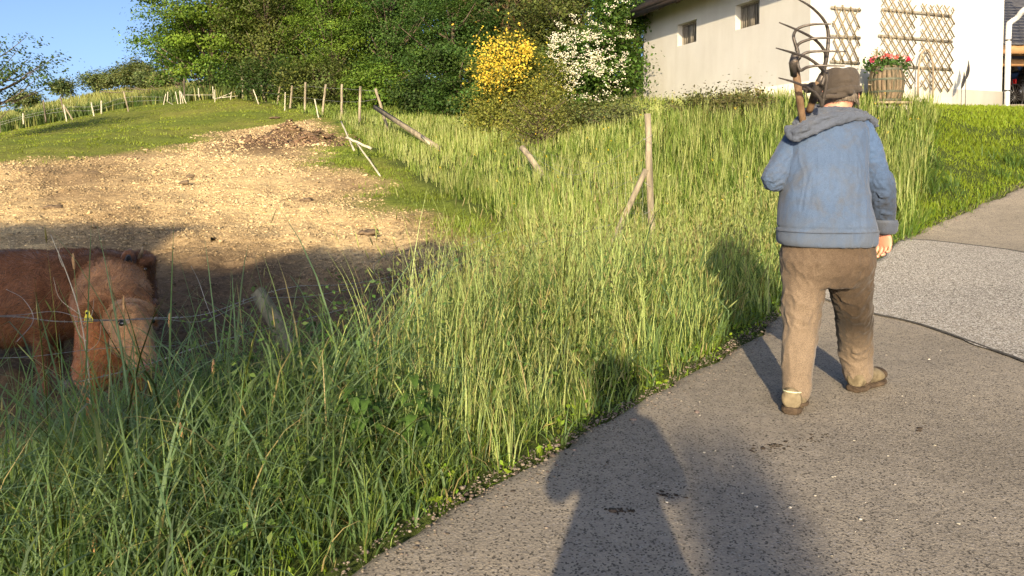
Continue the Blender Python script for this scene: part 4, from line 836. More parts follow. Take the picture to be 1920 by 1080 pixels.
L = [field(26000, 8.6, 17.5, 3.5, 12.5, .085, .011, (.19, .25, .025), .5, .7, 3, lawnmask, 5, .06, power=1.1), field(1500, 8.8, 13, 3.5, 9, .26, .012, (.075, .13, .03), .3, .9, 3, lambda x, y: lawnmask(x, y) & (noise(np.stack([x, y], -1), 1.8, 2, 5) > .25), 9, .06),
     field(700, 8.6, 12, 4, 10, .18, .009, (.1, .16, .02), .3, .7, 3, lambda x, y: (np.abs(edge_d(x, y)-.1) < .16) & (x > 4), 7, .06)]
V, F, c = cat(L); o = mk('lawn_grass', (V, F), MG, col=c); tagit(o, 'short mown lawn sloping up to the white house', kind='stuff')
def pastmask(x, y): t, s = zones(x, y); return (rng.uniform(size=x.shape) < (1-t)*(1-s)**1.5) & (y < 35)
L = [field(15000, 7, 35, -22, 1, .06, .014, (.19, .23, .03), .5, .6, 2, pastmask, 4, .1, power=1.2), field(16000, 8.2, 24, -6.5, 1.2, .07, .011, (.17, .22, .035), .5, .6, 2, pastmask, 5, .08, power=1.1)]
V, F, c = cat(L); o = mk('pasture_turf', (V, F), MG, col=c); tagit(o, 'short grazed turf at the edges of the cattle pasture', kind='stuff')
def farmask(x, y): return (x > -45) & (x < -8) & (y > np.interp(x, [-26, -12], [33.2, 35]))
L = [field(9000, 33, 66, -44, -9, .45, .02, (.24, .25, .085), .15, .5, 3, farmask, 4, .15, power=1.0), field(1500, 33, 36.5, -26, -9, .6, .02, (.09, .13, .04), .2, .7, 3, farmask, 6, .12)]
V, F, c = cat(L); o = mk('hay_meadow', (V, F), MG, col=c); tagit(o, 'pale unmown hay meadow on the hill beyond the far fence', kind='stuff')
# buttercups
n = 170; x, y = scatter(n, -2, 9, 4.5, 18); ok = ((tallmask(x, y) & (y > 8.5)) | ((edge_d(x, y) > .3) & (y <= 8.5) & (x > PB(y)))) & view(x, y); x, y = x[ok], y[ok]; k = np.repeat(np.arange(len(x)), 5)
P = np.column_stack([x[k], y[k], gz(x, y)[k]+.35*rng.uniform(.5, 1.2, len(x))[k]])+rng.normal(size=(len(k), 3))*.008; V, F = leafquads(P, .015, rng.normal(size=P.shape)*.4+[0, -.6, .7], .9)
o = mk('buttercups', (V, F), MF, col=vcol((.75, .5, .02), len(P), 4, .1, .03)); tagit(o, 'scattered small yellow buttercups in the long grass', kind='stuff')
# ------------------------------------------------------------------ fences and small things in the field
MPOST = simple('fence_post_wood', (.13, .11, .075), (.34, .285, .195), 13, .85, .8, .006, (1, 1, .12), fine=50)
MPOSTG = simple('mossy_post_wood', (.07, .07, .04), (.2, .185, .13), 16, .9, .8, .006, (1, 1, .2))
MSTAKE = simple('pale_stake', (.34, .31, .22), (.5, .46, .35), 12, .7, .3, .003)
MDKP = simple('dark_post_wood', (.07, .055, .04), (.16, .13, .1), 12, .9, .5, .006, (1, 1, .2))
MWIRE = simple('galvanised_wire', (.22, .22, .21), (.4, .4, .38), 40, .5, .1, .001, metal=.6, spec=.5)
def post_geo(p0, p1, r, seg=10, wob=.12, sq=False):
    p0, p1 = np.asarray(p0, float), np.asarray(p1, float); n = 8; P = np.linspace(p0, p1, n); P[1:-1] += rng.normal(size=(n-2, 3))*r*wob
    V, F = tube(P, r*np.linspace(1.05, .93, n), seg); V = V+rng.normal(size=V.shape)*r*.05; return V, F
def post(px0, py0, px1, py1, Y, r, mat, parent, sink=.15, Y1=None, name='post'):
    """post from its foot pixel to its top pixel at distance Y"""
    a = W(px0, py0, Y); b = W(px1, py1, Y if Y1 is None else Y1); g = gz(a[0], a[1]); d = nrm(b-a); L = max((a[2]-g)/max(d[2], .3), 0)+sink; a = a-d*L
    return mk(name, post_geo(a, b, r), mat, parent, smooth=True), b
# near fence: corner post with brace, leaning near post, broken post, wire
pb = W(1221, 470, 9.0)
F1 = thing('pasture_fence', 'wire fence of weathered posts running from the braced corner post past the leaning near post', 'fence', (pb[0], pb[1], gz(*pb[:2])))
post(1223, 478, 1214, 213, 9.0, .04, MPOST, F1)
post(1146, 462, 1211, 318, 8.85, .036, MPOST, F1, name='brace', Y1=8.98)
post(540, 640, 484, 547, 4.5, .05, MPOSTG, F1, Y1=4.6, sink=.45)
post(1046, 366, 978, 276, 13.2, .055, MPOST, F1, Y1=13.8, sink=.1)
def wire(pts, r, n=60, parent=F1, tw=0, name='wire'):
    P = spline([W(*p) for p in pts], n); P += np.stack([noise(P, 3, 2, i+3) for i in range(3)], 1)*.006
    if tw:
        V1 = []; s = np.arange(n*3)/3; Pi = np.stack([np.interp(s, np.arange(n), P[:, i]) for i in range(3)], 1); L = np.cumsum(np.linalg.norm(np.diff(Pi, axis=0, prepend=Pi[:1]), axis=1))
        a = L/.045*6.28; o1 = np.stack([0*a, np.cos(a), np.sin(a)], 1)*r*.9; parts = [tube(Pi+o1, r*.8, 4), tube(Pi-o1, r*.8, 4)]
        k = .1
        while k < L[-1]:
            i = np.searchsorted(L, k); c = Pi[min(i, len(Pi)-1)]
            for _ in range(2): d = nrm(rng.normal(size=3))*.014; parts.append(tube([c-d, c+d], r*.6, 3))
            k += .11
        return mk(name, join(parts), MWIRE, parent)
    return mk(name, tube(P, r, 5), MWIRE, parent, smooth=True)
wire([(-260, 606, 2.9), (0, 592, 3.45), (120, 604, 3.7), (280, 598, 4.0), (380, 592, 4.2), (480, 556, 4.55), (560, 536, 4.8), (660, 532, 5.2), (760, 512, 5.8), (850, 472, 6.5), (950, 430, 7.3)], .0018, 110, tw=1)
wire([(-260, 570, 2.9), (0, 590, 3.45), (100, 585, 3.65), (170, 600, 3.75), (300, 600, 4.05), (380, 604, 4.2), (480, 562, 4.55), (600, 552, 5.0), (760, 520, 5.8), (860, 482, 6.5)], .0016, 90)
wire([(150, 716, 3.75), (260, 690, 3.95), (380, 650, 4.2), (520, 612, 4.7), (640, 580, 5.15), (760, 545, 5.8), (850, 510, 6.4), (960, 470, 7.4), (1150, 420, 8.8)], .0024, 90, tw=1)
wire([(-60, 672, 3.3), (60, 668, 3.5), (190, 655, 3.8), (330, 650, 4.1)], .0015, 40)
for pts in ([(600, 552, 5), (640, 575, 5.1), (660, 560, 5.2), (665, 535, 5.2)], [(360, 500, 4.15), (375, 530, 4.2), (395, 590, 4.2), (420, 630, 4.3)], [(830, 560, 6.0), (852, 470, 6.1), (845, 540, 6.1), (880, 600, 6.2)], [(30, 640, 3.4), (60, 600, 3.5), (42, 560, 3.5), (10, 540, 3.45)], [(700, 590, 5.4), (720, 540, 5.5), (700, 500, 5.5), (740, 470, 5.7)]):
    wire(pts, .0013, 24)
# wire between broken and corner post, loose netting
for z0, z1 in ((296, 258), (352, 322), (430, 395)): wire([(975, z0-20, 13.6), (1060, z0+30, 11.5), (1130, z0+12, 10.2), (1212, z1, 9.0)], .0022, 40)
net = []
def sag(u, v, A, B, Cc, D): p = (np.asarray(A)*(1-u)+np.asarray(B)*u)*(1-v)+(np.asarray(D)*(1-u)+np.asarray(Cc)*u)*v; p = p.copy(); p[1] += 22*math.sin(math.pi*u); return W(*p)
A, B, Cc, D = (965, 262, 13.6), (1205, 300, 9.1), (1205, 440, 8.9), (1000, 370, 12.8)
for i in range(15): net.append(tube([sag(i/14, v, A, B, Cc, D) for v in np.linspace(0, 1, 7)], .0012, 3))
for j in range(8): net.append(tube([sag(u, j/7, A, B, Cc, D) for u in np.linspace(0, 1, 12)], .0012, 3))
mk('wire_netting', join(net), MWIRE, F1)
for (a, b, Yw) in (((1206, 258), (1222, 268), 9), ((1208, 342), (1222, 350), 9), ((1204, 404), (1226, 392), 9), ((1206, 262), (1224, 252), 9)): wire([(a[0], a[1], Yw-.05), ((a[0]+b[0])/2, (a[1]+b[1])/2, Yw-.06), (b[0], b[1], Yw-.05)], .002, 10, name='wire_tie')
# far row of posts
rowp = [(427, 184, 424, 132, 37), (456, 187, 452, 124, 35), (477, 190, 467, 152, 33.5), (498, 192, 488, 152, 32.8), (520, 197, 526, 158, 31.5), (544, 206, 548, 160, 30), (571, 213, 573, 154, 28.5), (604, 218, 611, 158, 27.4), (640, 224, 641, 158, 25.8), (674, 220, 676, 162, 24.5), (716, 206, 704, 166, 22.5)]
q = W(571, 213, 28.5); F2 = thing('post_row_fence', 'row of eleven slim weathered posts with thin wire along the wood edge', 'fence', (q[0], q[1], gz(*q[:2])))
tops = []
for a, b, c, d, Y in rowp: o, tp = post(a, b, c, d, Y, .042, MPOST, F2); tops.append((c, d, b, Y))
for f in (.12, .5): mk('wire', tube(np.array([W(c+(0), d+(b-d)*f, Y) for c, d, b, Y in tops]), .005, 4), MWIRE, F2)
def single(label, name, cat, pxs, Y, r, mat, group=None, Y1=None, sink=.1):
    a = W(pxs[0], pxs[1], Y); b = W(pxs[2], pxs[3], Y1 or Y); o = mk(name, post_geo(a-nrm(b-a)*sink, b, r, 7), mat, loc=a, smooth=True); tagit(o, label, cat, group); return o
g = 'slim white electric fence stakes'
single('white stake leaning left between the third and fourth posts of the row', 'fence_stake', 'stake', (484, 192, 475, 168), 31.5, .024, MSTAKE, g)
single('short white stake between the sixth and seventh posts of the row', 'fence_stake', 'stake', (534, 204, 535, 173), 29, .022, MSTAKE, g)
single('white stake tilted left between the seventh and eighth posts of the row', 'fence_stake', 'stake', (597, 219, 590, 186), 26.5, .024, MSTAKE, g)
single('upper part of the white leaning stake chain, above the crossed piece', 'fence_stake', 'stake', (663, 280, 640, 228), 17.3, .02, MSTAKE, g, 19.5)
single('whitish board lying crosswise near the edge of the bare soil', 'broken_board', 'board', (690, 276, 649, 258), 17, .03, MSTAKE, None, 17.3)
single('long thin white pole leaning down to the soil edge below the crossed board', 'fence_stake', 'stake', (711, 327, 669, 268), 15.2, .018, MSTAKE, g, 16.6)
b0, b1 = W(824, 279, 17.6), W(703, 201, 21.5); o = mk('fallen_rail', box((b0+b1)/2, (np.linalg.norm(b1-b0), .09, .11), (nrm(b1-b0), np.cross(nrm(b1-b0), (0, 0, 1)), (0, 0, 1))), MPOST, loc=b0); tagit(o, 'long grey rail fallen from the last row post into the grass', 'rail')
b0, b1 = W(806, 270, 17.9), W(790, 255, 18.4); o = mk('broken_board', box((b0+b1)/2, (np.linalg.norm(b1-b0), .04, .05), (nrm(b1-b0), np.cross(nrm(b1-b0), (0, 0, 1)), (0, 0, 1))), MSTAKE, loc=b0); tagit(o, 'small splintered pale board on the end of the fallen rail', 'board')
# far corner: white stakes cluster and thin dark post
for i, (s, lab) in enumerate((((306, 199, 311, 176), 'leftmost white stake of the cluster at the far corner of the pasture'), ((334, 196, 329, 172), 'upright white stake in the middle of the far corner cluster'), ((339, 194, 337, 170), 'first of the three white stakes propped together at the far corner'), ((344, 196, 339, 172), 'second of the three white stakes propped together at the far corner'), ((350, 196, 341, 174), 'third and most tilted of the white stakes propped together'),
    ((373, 178, 372, 165), 'small white stake half way between cluster and first tall post'), ((400, 182, 399, 162), 'white stake left of the low single stake before the tall posts'), ((403, 195, 403, 168), 'white stake standing alone in the turf before the tall posts'), ((314, 186, 315, 172), 'very short white stake behind the leftmost of the cluster'), ((313+120, 183, 434, 172), 'stubby white stake between the two tallest posts'))):
    single(lab, 'fence_stake', 'stake', s, 33.5-.2*(i % 3), .022, MSTAKE, g)
single('thin dark post behind the propped white stakes', 'fence_post', 'post', (346, 184, 345, 147), 34.5, .03, MDKP)
o = mk('electric_tape', join([tube([W(346, 178, 33.8), W(399, 178, 33.8)], .012, 4), tube([W(403, 186, 33.8), W(441, 172, 34)], .02, 4), tube([W(407, 184, 33.8), W(446, 180, 34)], .02, 4), tube([W(313, 190, 33.5), W(328, 198, 33.3), W(347, 197, 33.2)], .016, 4)]), MSTAKE, loc=W(346, 178, 33.8)); tagit(o, 'pale fence tape sagging between the white stakes of the far corner', 'fence tape')
# far left fence
F3 = thing('far_fence', 'old fence of dark and pale posts between the pasture and the hay meadow', 'fence', W(86, 218, 32))
for s, m in (((86, 220, 81, 188), MDKP), ((120, 202, 113, 181), MDKP), ((126, 224, 119, 196), MSTAKE), ((138, 218, 120, 198), MPOST), ((178, 217, 171, 192), MSTAKE), ((242, 205, 232, 172), MPOST), ((190, 205, 190, 189), MSTAKE), ((44, 224, 43, 212), MSTAKE), ((1, 256, -1, 228), MPOST)):
    a, b = W(s[0], s[1], 32), W(s[2], s[3], 32); mk('post', post_geo(a-[0, 0, .2], b,   .03, 7), m, F3, smooth=True)
for f in (.3, .7): mk('wire', tube(spline([W(-40, 238+f*12, 31.5), W(43, 215+f*10, 32), W(121, 196+f*18, 32), W(178, 194+f*18, 32), W(236, 176+f*22, 32.5), W(309, 178+f*14, 33)], 30), .005, 4), MWIRE, F3)
q = W(272, 175, 45); o = mk('brush_pile', join([tube([q+rng.normal(size=3)*[.5, .3, .08], q+rng.normal(size=3)*[1.2, .5, .3]], .025, 4) for _ in range(26)]), MDKP, loc=q); tagit(o, 'pile of dry brushwood on the hay meadow left of the beech', 'brushwood')
# dry thin stem before the cow, nettle, foxtails
def stem_twigs(pts, r, n=26): return tube(spline([W(*p) for p in pts], n), np.linspace(r, r*.4, n), 5)
q = W(168, 712, 3.55); MDRY = simple('dry_stem', (.34, .29, .2), (.5, .44, .32), 30, .8, .2, .002)
o = mk('dry_weed_stem', join([stem_twigs([(170, 770, 3.5), (166, 700, 3.55), (152, 600, 3.6), (128, 520, 3.65), (95, 440, 3.7)], .0045), stem_twigs([(163, 640, 3.55), (148, 625, 3.58), (138, 590, 3.6)], .002, 8), stem_twigs([(157, 615, 3.6), (172, 590, 3.55), (176, 560, 3.6)], .002, 8), stem_twigs([(118, 500, 3.66), (110, 480, 3.66), (112, 462, 3.66)], .002, 8), stem_twigs([(150, 590, 3.6), (112, 560, 3.6), (100, 520, 3.66)], .0018, 8), stem_twigs([(163, 660, 3.55), (185, 640, 3.5), (190, 600, 3.5)], .0018, 8)]), MDRY, loc=q); tagit(o, 'tall pale dry weed stem standing in front of the light brown cow', 'weed stem')
MFOX = simple('foxtail_head', (.36, .19, .08), (.55, .33, .16), 60, .9, .9, .004); MSTEM = simple('grass_stem', (.14, .19, .06), (.2, .24, .09), 20, .6, .1, .001)
fx = [((400, 690), (398, 790), 3.0, 'rusty foxtail head highest in the grass right of the cow, left of the leaning post'), ((335, 748), (338, 840), 2.9, 'rusty foxtail head left of the highest one, a little lower'), ((318, 600), (316, 760), 3.6, 'slim brown foxtail head right beside the face of the cow'), ((340, 810), (352, 900), 2.8, 'drooping foxtail head low in the dark grass'), ((178, 1015), (176, 1090), 2.25, 'foxtail head near the bottom left of the picture'), ((232, 570), (236, 700), 3.6, 'brown grass head in front of the eye of the cow'), ((138, 490), (150, 640), 3.7, 'upright foxtail head left of the light cow crown')]
for (tx, ty), (sx, sy), Y, lab in fx:
    a, b = W(tx, ty, Y), W(sx, sy, Y); t = thing('foxtail_grass', lab, 'grass stalk', (b[0], b[1], gz(b[0], b[1])), 'foxtail grasses with brown heads')
    ln = .07 if ty > 580 else .08; d = nrm(a-b); mk('stem', tube(spline([np.array([b[0]+.02, b[1], gz(b[0], b[1])]), b, a], 12), .0016, 5), MSTEM, t)
    V, F = tube([a-d*ln*f for f in (0.5, .42, .2, -.1, -.35, -.5)], [.001, .0045, .0065, .0065, .0045, .001], 10); V += rng.normal(size=V.shape)*.0009; mk('seed_head', (V, F), MFOX, t)
def nettle(label, px, py, Y, h, n, sc=1.0, col=(.06, .115, .022)):
    q = W(px, py, Y); g = gz(q[0], q[1]); t = thing('stinging_nettle', label, 'plant', (q[0], q[1], g), 'broad-leaved weeds in the verge')
    for s in range(n):
        a = rng.uniform(0, 6.28); r = .11*sc*math.sqrt(rng.uniform(.05, 1)); b = np.array([q[0]+r*math.cos(a), q[1]+r*math.sin(a), g]); tp = b+np.array([.06*math.cos(a), .06*math.sin(a), h*rng.uniform(.75, 1.05)]); P = spline([b, (b+tp)/2+rng.normal(size=3)*.01, tp], 10)
        mk('stem', tube(P, .003, 5), MSTEM, t)
        for k in range(3, 10):
            for sd in (0, 1):
                an = (k % 2)*1.57+sd*3.14+rng.normal()*.25; d = np.array([math.cos(an), math.sin(an), 0]); L = .085*sc*(1.15-.05*k)*rng.uniform(.8, 1.1); wv = np.cross(d, (0, 0, 1)); V = []; m = 7
                for i in range(m):
                    f = i/(m-1); c = P[k]+d*L*(.12+f)+np.array([0, 0, .25*L*f-.75*L*f*f]); hw_ = .3*L*math.sin(math.pi*min(f*.93+.06, 1))**.8*(1.0-.35*f)+(.004 if i % 2 else 0); V += [c-wv*hw_+[0, 0, .1*hw_*4], c, c+wv*hw_+[0, 0, .1*hw_*4]]
                F = [(3*i+j, 3*i+j+1, 3*i+j+4, 3*i+j+3) for i in range(m-1) for j in (0, 1)]; cc = np.asarray(col)*rng.uniform(.75, 1.3)
                mk('leaf', (np.array(V), F), ML, t, col=np.tile(cc, (len(V), 1)))
nettle('leafy stinging nettle clump near the road, in the middle of the verge', 735, 905, 3.05, .36, 7, 1.15)
nettle('broad-leaved weed in the shaded grass left of the nettle clump', 505, 800, 3.5, .5, 4, 1.0, (.05, .1, .025))
nettle('broad-leaved weed at the lower left of the shaded verge', 425, 850, 3.2, .5, 3, 1.0, (.05, .1, .025))
nettle('nettle by the foot of the leaning mossy post', 585, 735, 4.2, .6, 4, 1.1, (.05, .1, .025))
# droppings and stains
MDUNG = simple('cow_dung', (.09, .062, .038), (.19, .135, .08), 20, .9, .6, .01)
for px, py, w, lab in ((575, 380, .17, 'dark cowpat on the sunlit soil, right of centre'), (100, 388, .2, 'brown cowpat near the left edge above the long shadow'), (345, 345, .14, 'small dark cowpat in the middle of the bare soil'), (690, 442, .2, 'cowpat beside the grassy edge of the soil'), (355, 333, .12, 'small cowpat just above another in the middle of the soil'), (515, 224, .25, 'reddish cowpat beyond the earth mound')):
    c = hit(px, py, 4); V, F = ell((c[0], c[1], c[2]+.03+micro(c[0:1], c[1:2])[0]), (w*.72, w*.6, .04), None, 18, 8); V = V+(noise(V, 26, 3, 4)*.03)[:, None]*np.array([1, 1, .6]); o = mk('cowpat', (V, F), MDUNG, loc=c, smooth=True); tagit(o, lab, 'cowpat', 'dried cowpats in the pasture')
# ------------------------------------------------------------------ people
def b_cloth(c1, c2, dirt, d_lo=.5, d_hi=.75, sc=3.0, weave=380, wr=.35, bscale=9, rough=.85, low=None):
    def b(n, out):
        tc = n.nodes.new('ShaderNodeTexCoord').outputs['Object']
        f = texn(n, sc, 7, .65, tc); f2 = texn(n, sc*2.3, 8, .7, tc, .6); g = texn(n, weave, 3, .5, tc); wv = texn(n, bscale, 5, .55, tc, 1.2, (1, 1, .55))
        c = ramp(n, f, [(.3, c1), (.7, c2)]); c = mixc(n, ramp(n, f2, [(d_lo, (0, 0, 0)), (d_hi, (1, 1, 1))]), c, dirt)
        c = mixc(n, 1.0, c, ramp(n, g, [(.3, (.72, .72, .72)), (.7, (1.28, 1.28, 1.28))]), 'MULTIPLY')
        if low:
            sx = n.nodes.new('ShaderNodeSeparateXYZ'); n.links.new(tc, sx.inputs[0]); mr = n.nodes.new('ShaderNodeMapRange')
            mr.inputs['From Min'].default_value = low[0]; mr.inputs['From Max'].default_value = low[1]; n.links.new(sx.outputs[low[3] if len(low) > 3 else 2], mr.inputs['Value'])
            k = mixc(n, 1.0, mr.outputs[0], ramp(n, f2, [(.3, (.3, .3, .3)), (.65, (1, 1, 1))]), 'MULTIPLY'); c = mixc(n, k, c, low[2])
        nb = bump(n, wv, wr, .02); nb = bump(n, g, .25, .0012, nb); p = princ(n, out, c, rough, nb, 0, .12, Sheen_Weight=.12); 
    return b
MJAC = M('blue_sweatshirt', b_cloth((.055, .085, .145), (.075, .112, .185), (.08, .085, .095), .46, .74, 3, 420, .4, 7, low=(1.0, .76, (.09, .105, .13))))
MJACS = M('soiled_blue_sleeve', b_cloth((.05, .085, .16), (.07, .115, .205), (.08, .085, .1), .5, .8, 3, 420, .4, 7, low=(1.25, 1.05, (.03, .033, .04))))
MHOOD = M('faded_hood', b_cloth((.058, .07, .097), (.088, .102, .132), (.08, .078, .075), .5, .8, 4, 420, .4, 9))
MTRO = M('brown_trousers', b_cloth((.22, .165, .115), (.31, .24, .175), (.12, .085, .055), .55, .8, 3.4, 300, .55, 9))
MTROD = MTRO
MCAP = M('felt_cap', b_cloth((.052, .042, .033), (.075, .06, .047), (.09, .07, .05), .6, .9, 6, 420, .3, 14))
MBOOT = simple('khaki_boot_leather', (.1, .078, .045), (.2, .16, .095), 22, .8, .6, .005); MSOLE = simple('muddy_sole', (.03, .02, .012), (.09, .062, .038), 18, .9, .9, .008)
MLIME = simple('pale_trim', (.5, .52, .3), (.6, .62, .4), 12, .6)
def b_skin(n, out):
    f = texn(n, 14, 6, .6); c = ramp(n, f, [(.3, (.52, .22, .14)), (.7, (.6, .3, .2))]); g = texn(n, 160, 4, .6); princ(n, out, c, .5, bump(n, g, .3, .002), 0, .35, Subsurface_Weight=.12, Subsurface_Scale=.01)
MSKIN = M('weathered_skin', b_skin)
MHAIR = M('grey_hair', lambda n, out: princ(n, out, ramp(n, texn(n, 160, 4, .6, stretch=(1, 1, .2)), [(.3, (.1, .08, .06)), (.7, (.24, .2, .155))]), .6, bump(n, texn(n, 200, 3, .5, stretch=(1, 1, .15)), .9, .004)))
def finger(base, d, L, r, curl, side):
    """three bent segments; curl turns the finger towards 'side'"""
    P = [np.asarray(base, float)]; d = nrm(d); s = nrm(side); a = 0
    for k, f in enumerate((.42, .32, .26)): a += curl*(.6 if k == 0 else 1); P.append(P[-1]+L*f*(d*math.cos(a)+s*math.sin(a)))
    return [stube(P, [r, r*.95, r*.88, r*.78], 12, 10), ell(P[-1], (r*.8,)*3, None, 8, 6), ell(P[0], (r*1.02,)*3, None, 8, 6)]+[ell(p, (r*1.06,)*3, None, 8, 6) for p in P[1:3]]
def hand(wrist, d, palm, across, s=1.0, curl=.5, thumb=None, th_curl=.35):
    """d: towards fingers, palm: the way the palm faces, across: towards the little finger"""
    d, palm, across = nrm(d), nrm(palm), nrm(across); w = np.asarray(wrist, float); parts = []
    parts.append(loft([(w-d*.02*s, across*.026*s, palm*.02*s), (w+d*.02*s, across*.031*s, palm*.021*s), (w+d*.055*s, across*.041*s, palm*.017*s), (w+d*.088*s, across*.042*s, palm*.013*s), (w+d*.097*s, across*.037*s, palm*.01*s)], 18))
    for k, (L, r) in enumerate(((.072, .0092), (.081, .0096), (.075, .0092), (.058, .0082))):
        o = (-.031+.0205*k)*s; parts += finger(w+d*(.088-.004*abs(k-1.2))*s+across*o, d+across*(.07*(k-1.5)), L*s, r*s, curl*(1+.12*k), palm)
    tb = w+d*.028*s-across*.03*s+palm*.008*s; parts += finger(tb, nrm(d*.75-across*.7+palm*.35), .068*s, .0108*s, th_curl, nrm(palm*.7+across*.4)); parts.append(ell(tb+d*.012*s, (.017*s,)*3, None, 10, 8))
    return parts
# ---- walking man
hl_ = hit(1490, 786, 2.5); print('foot', hl_); LF = hl_.copy()
man = thing('person', 'old man seen from behind in blue hooded sweatshirt, brown trousers and cap carrying two pitchforks', 'person', (1.56, 3.9, LF[2]), None)
rx = lambda px, Y: (px-960)/1442*Y
def Wz(px, z, Y): return np.array([rx(px, Y), Y, z])
HC = W(1574, 170, 4.1)
sr, er, wr_ = W(1622, 246, 4.0), W(1649, 345, 3.97), W(1658, 432, 4.03)
sL, eL = W(1484, 250, 4.0), W(1448, 338, 3.93); hdir = W(1487, 105, 3.8)-W(1503, 212, 3.98); hdl = nrm(hdir); sh = W(1503, 212, 3.98)
hl = sh-hdl*.42                                            # left hand on the handles in front of the chest
hipL, knL, anL = W(1512, 490, 3.9), W(1500, 622, 3.86), W(1492, 742, 3.76)
hipR, knR, anR = W(1592, 490, 3.93), W(1600, 618, 4.1), W(1609, 706, 4.12)
body = []
ax_h = (np.array([1, 0, 0]), np.array([0, 1, 0]), np.array([0, 0, 1]))
fd = nrm(np.array([.12, 1, -.18])); hu = nrm(np.array([.0, .18, 1.])); hr = np.cross(fd, hu)       # face dir, up, right
HC = HC+np.array([0, 0, -.012])
body += [ell(HC, (.078, .098, .118), (hr, fd, hu), 20, 14), ell(HC-hu*.05+fd*.035, (.058, .062, .068), (hr, fd, hu), 16, 12), ell(HC+fd*.102-hu*.012, (.014, .022, .024), (hr, fd, hu)), ell(HC+fd*.088-hu*.052, (.026, .014, .013), (hr, fd, hu)), ell(HC+fd*.08-hu*.1, (.024, .02, .018), (hr, fd, hu))]
for s in (-1, 1):
    body += [ell(HC+hr*.03*s+fd*.085+hu*.012, (.013, .01, .008), (hr, fd, hu)), ell(HC+hr*.031*s+fd*.085+hu*.032, (.02, .01, .007), (hr, fd, hu))]
    e0 = HC+hr*.079*s-hu*.012-fd*.012; body += [ell(e0+hr*.008*s, (.009, .02, .033), (nrm(hr*s-fd*.35), fd, hu), 14, 10), tube([e0+nrm(hr*s-fd*.4)*.012+(-fd*.017*math.cos(a)+hu*.03*math.sin(a)) for a in np.linspace(-1.9, 1.9, 12)], .0048, 8)]
NB = W(1562, 214, 4.06); body += limb([HC-hu*.06-fd*.02, (HC+NB)/2-hu*.03-fd*.015, NB], [.058, .058, .066])
body += [loft([(W(1550, 480, 3.9), (.16, 0, 0), (0, .1, 0)), (W(1548, 400, 3.93), (.15, 0, 0), (0, .1, 0)), (W(1550, 300, 3.99), (.17, 0, 0), (0, .105, 0)), (W(1554, 240, 4.03), (.15, 0, 0), (0, .09, 0)), (NB, (.07, 0, 0), (0, .07, 0))], 20)]
body += limb([W(1608, 262, 4.01), er, wr_], [.05, .042, .028])+limb([W(1496, 256, 4.0), W(1474, 292, 3.97), eL+[.012, .01, .012]], [.05, .04, .034])+limb([eL+[.012, .01, .012], (eL+hl)/2, hl-[.06, 0, 0]], [.034, .032, .028])
body += limb([hipL, knL, anL], [.085, .055, .036])+limb([hipR, knR, anR], [.085, .055, .036])
V, F, N = fuse(body, .0085, 2); mk('body', (V, F), MSKIN, man, smooth=True)
# hands: continuous with the wrist, small voxels keep the fingers apart
hd = nrm(np.array([.03, .02, -1.])); V, F, N = fuse(hand(wr_+np.array([0, 0, .012]), hd, nrm(np.array([-.75, -.55, 0])), nrm(np.array([.55, -.8, 0])), 1.02, .42)+limb([wr_+[0, 0, .06], wr_], [.03, .027]), .0032, 2, .4); mk('hand', (V, F), MSKIN, man, smooth=True)
pd = nrm(np.cross(hdl, (0, 1, 0))); V, F, N = fuse(hand(hl-np.array([.075, .02, 0]), nrm(np.array([.95, .1, .05])), nrm(np.array([.1, -1, 0])), -hdl, 1.0, 1.15, th_curl=.8)+limb([eL*.2+hl*.8-np.array([.06, 0, 0]), hl-np.array([.075, .02, 0])], [.03, .027]), .0035, 2, .4); mk('hand', (V, F), MSKIN, man, smooth=True)
# hair at the nape
V, F, N = fuse([ell(HC-fd*.012-hu*.012, (.083, .1, .1), (hr, fd, hu), 20, 14), ell(HC-fd*.05-hu*.065, (.058, .038, .03), (hr, fd, hu))], .006, 2)
F = np.asarray(F); c_ = V[F].mean(1)-HC; F = F[((c_@fd) < .02+.0*c_[:, 0]) & ((c_@hu) > -.066)]; V = V+(noise(V, 90, 2, 3)*.0022)[:, None]*N; mk('hair', (V, F), MHAIR, man, smooth=True)
hb = []
k = 420; a = rng.uniform(-2.0, 2.0, k); zz = rng.uniform(-.05, -.01, k); P = HC+(-fd)*(np.cos(a)*.098)[:, None]+hr*(np.sin(a)*.082)[:, None]+hu*zz[:, None]
for i in range(k): hb.append(tube([P[i], P[i]+nrm(P[i]-HC)*.005-hu*.014+hr*rng.normal()*.003, P[i]+nrm(P[i]-HC)*.005-hu*.028+hr*rng.normal()*.005], [.0011, .0009, .0004], 3, False))
mk('nape_hair', join(hb), MHAIR, man)
# cap: soft crown, ear flaps folded out, hanging straps
cap = []
Cc = HC+hu*.03
cap.append(loft([(Cc-hu*.035-fd*.006, hr*.092, fd*.112), (Cc-hu*.0-fd*.008, hr*.1, fd*.12), (Cc+hu*.04-fd*.008, hr*.1, fd*.118), (Cc+hu*.08-fd*.004, hr*.091, fd*.106), (Cc+hu*.09, hr*.074, fd*.087), (Cc+hu*.093, hr*.03, fd*.04)], 30))
V, F, N = fuse(cap, .0055, 5, .6)
V = V+N*(.0035*noise((V-HC)*1.0, 34, 2, 4))[:, None]; top = ((V-Cc)@hu) > .07; V[top] -= hu*(.010*np.exp(-(((V[top]-Cc)@hr)/.03)**2))[:, None]
V = folds(V, N, [(Cc-fd*.12-hr*.09+hu*.0, Cc-fd*.13+hr*.09+hu*.012, .009, .004), (Cc-fd*.125-hr*.04+hu*.03, Cc-fd*.10-hr*.02+hu*.085, .01, .003), (Cc-fd*.12+hr*.05+hu*.035, Cc-fd*.1+hr*.03+hu*.09, .01, .003)])
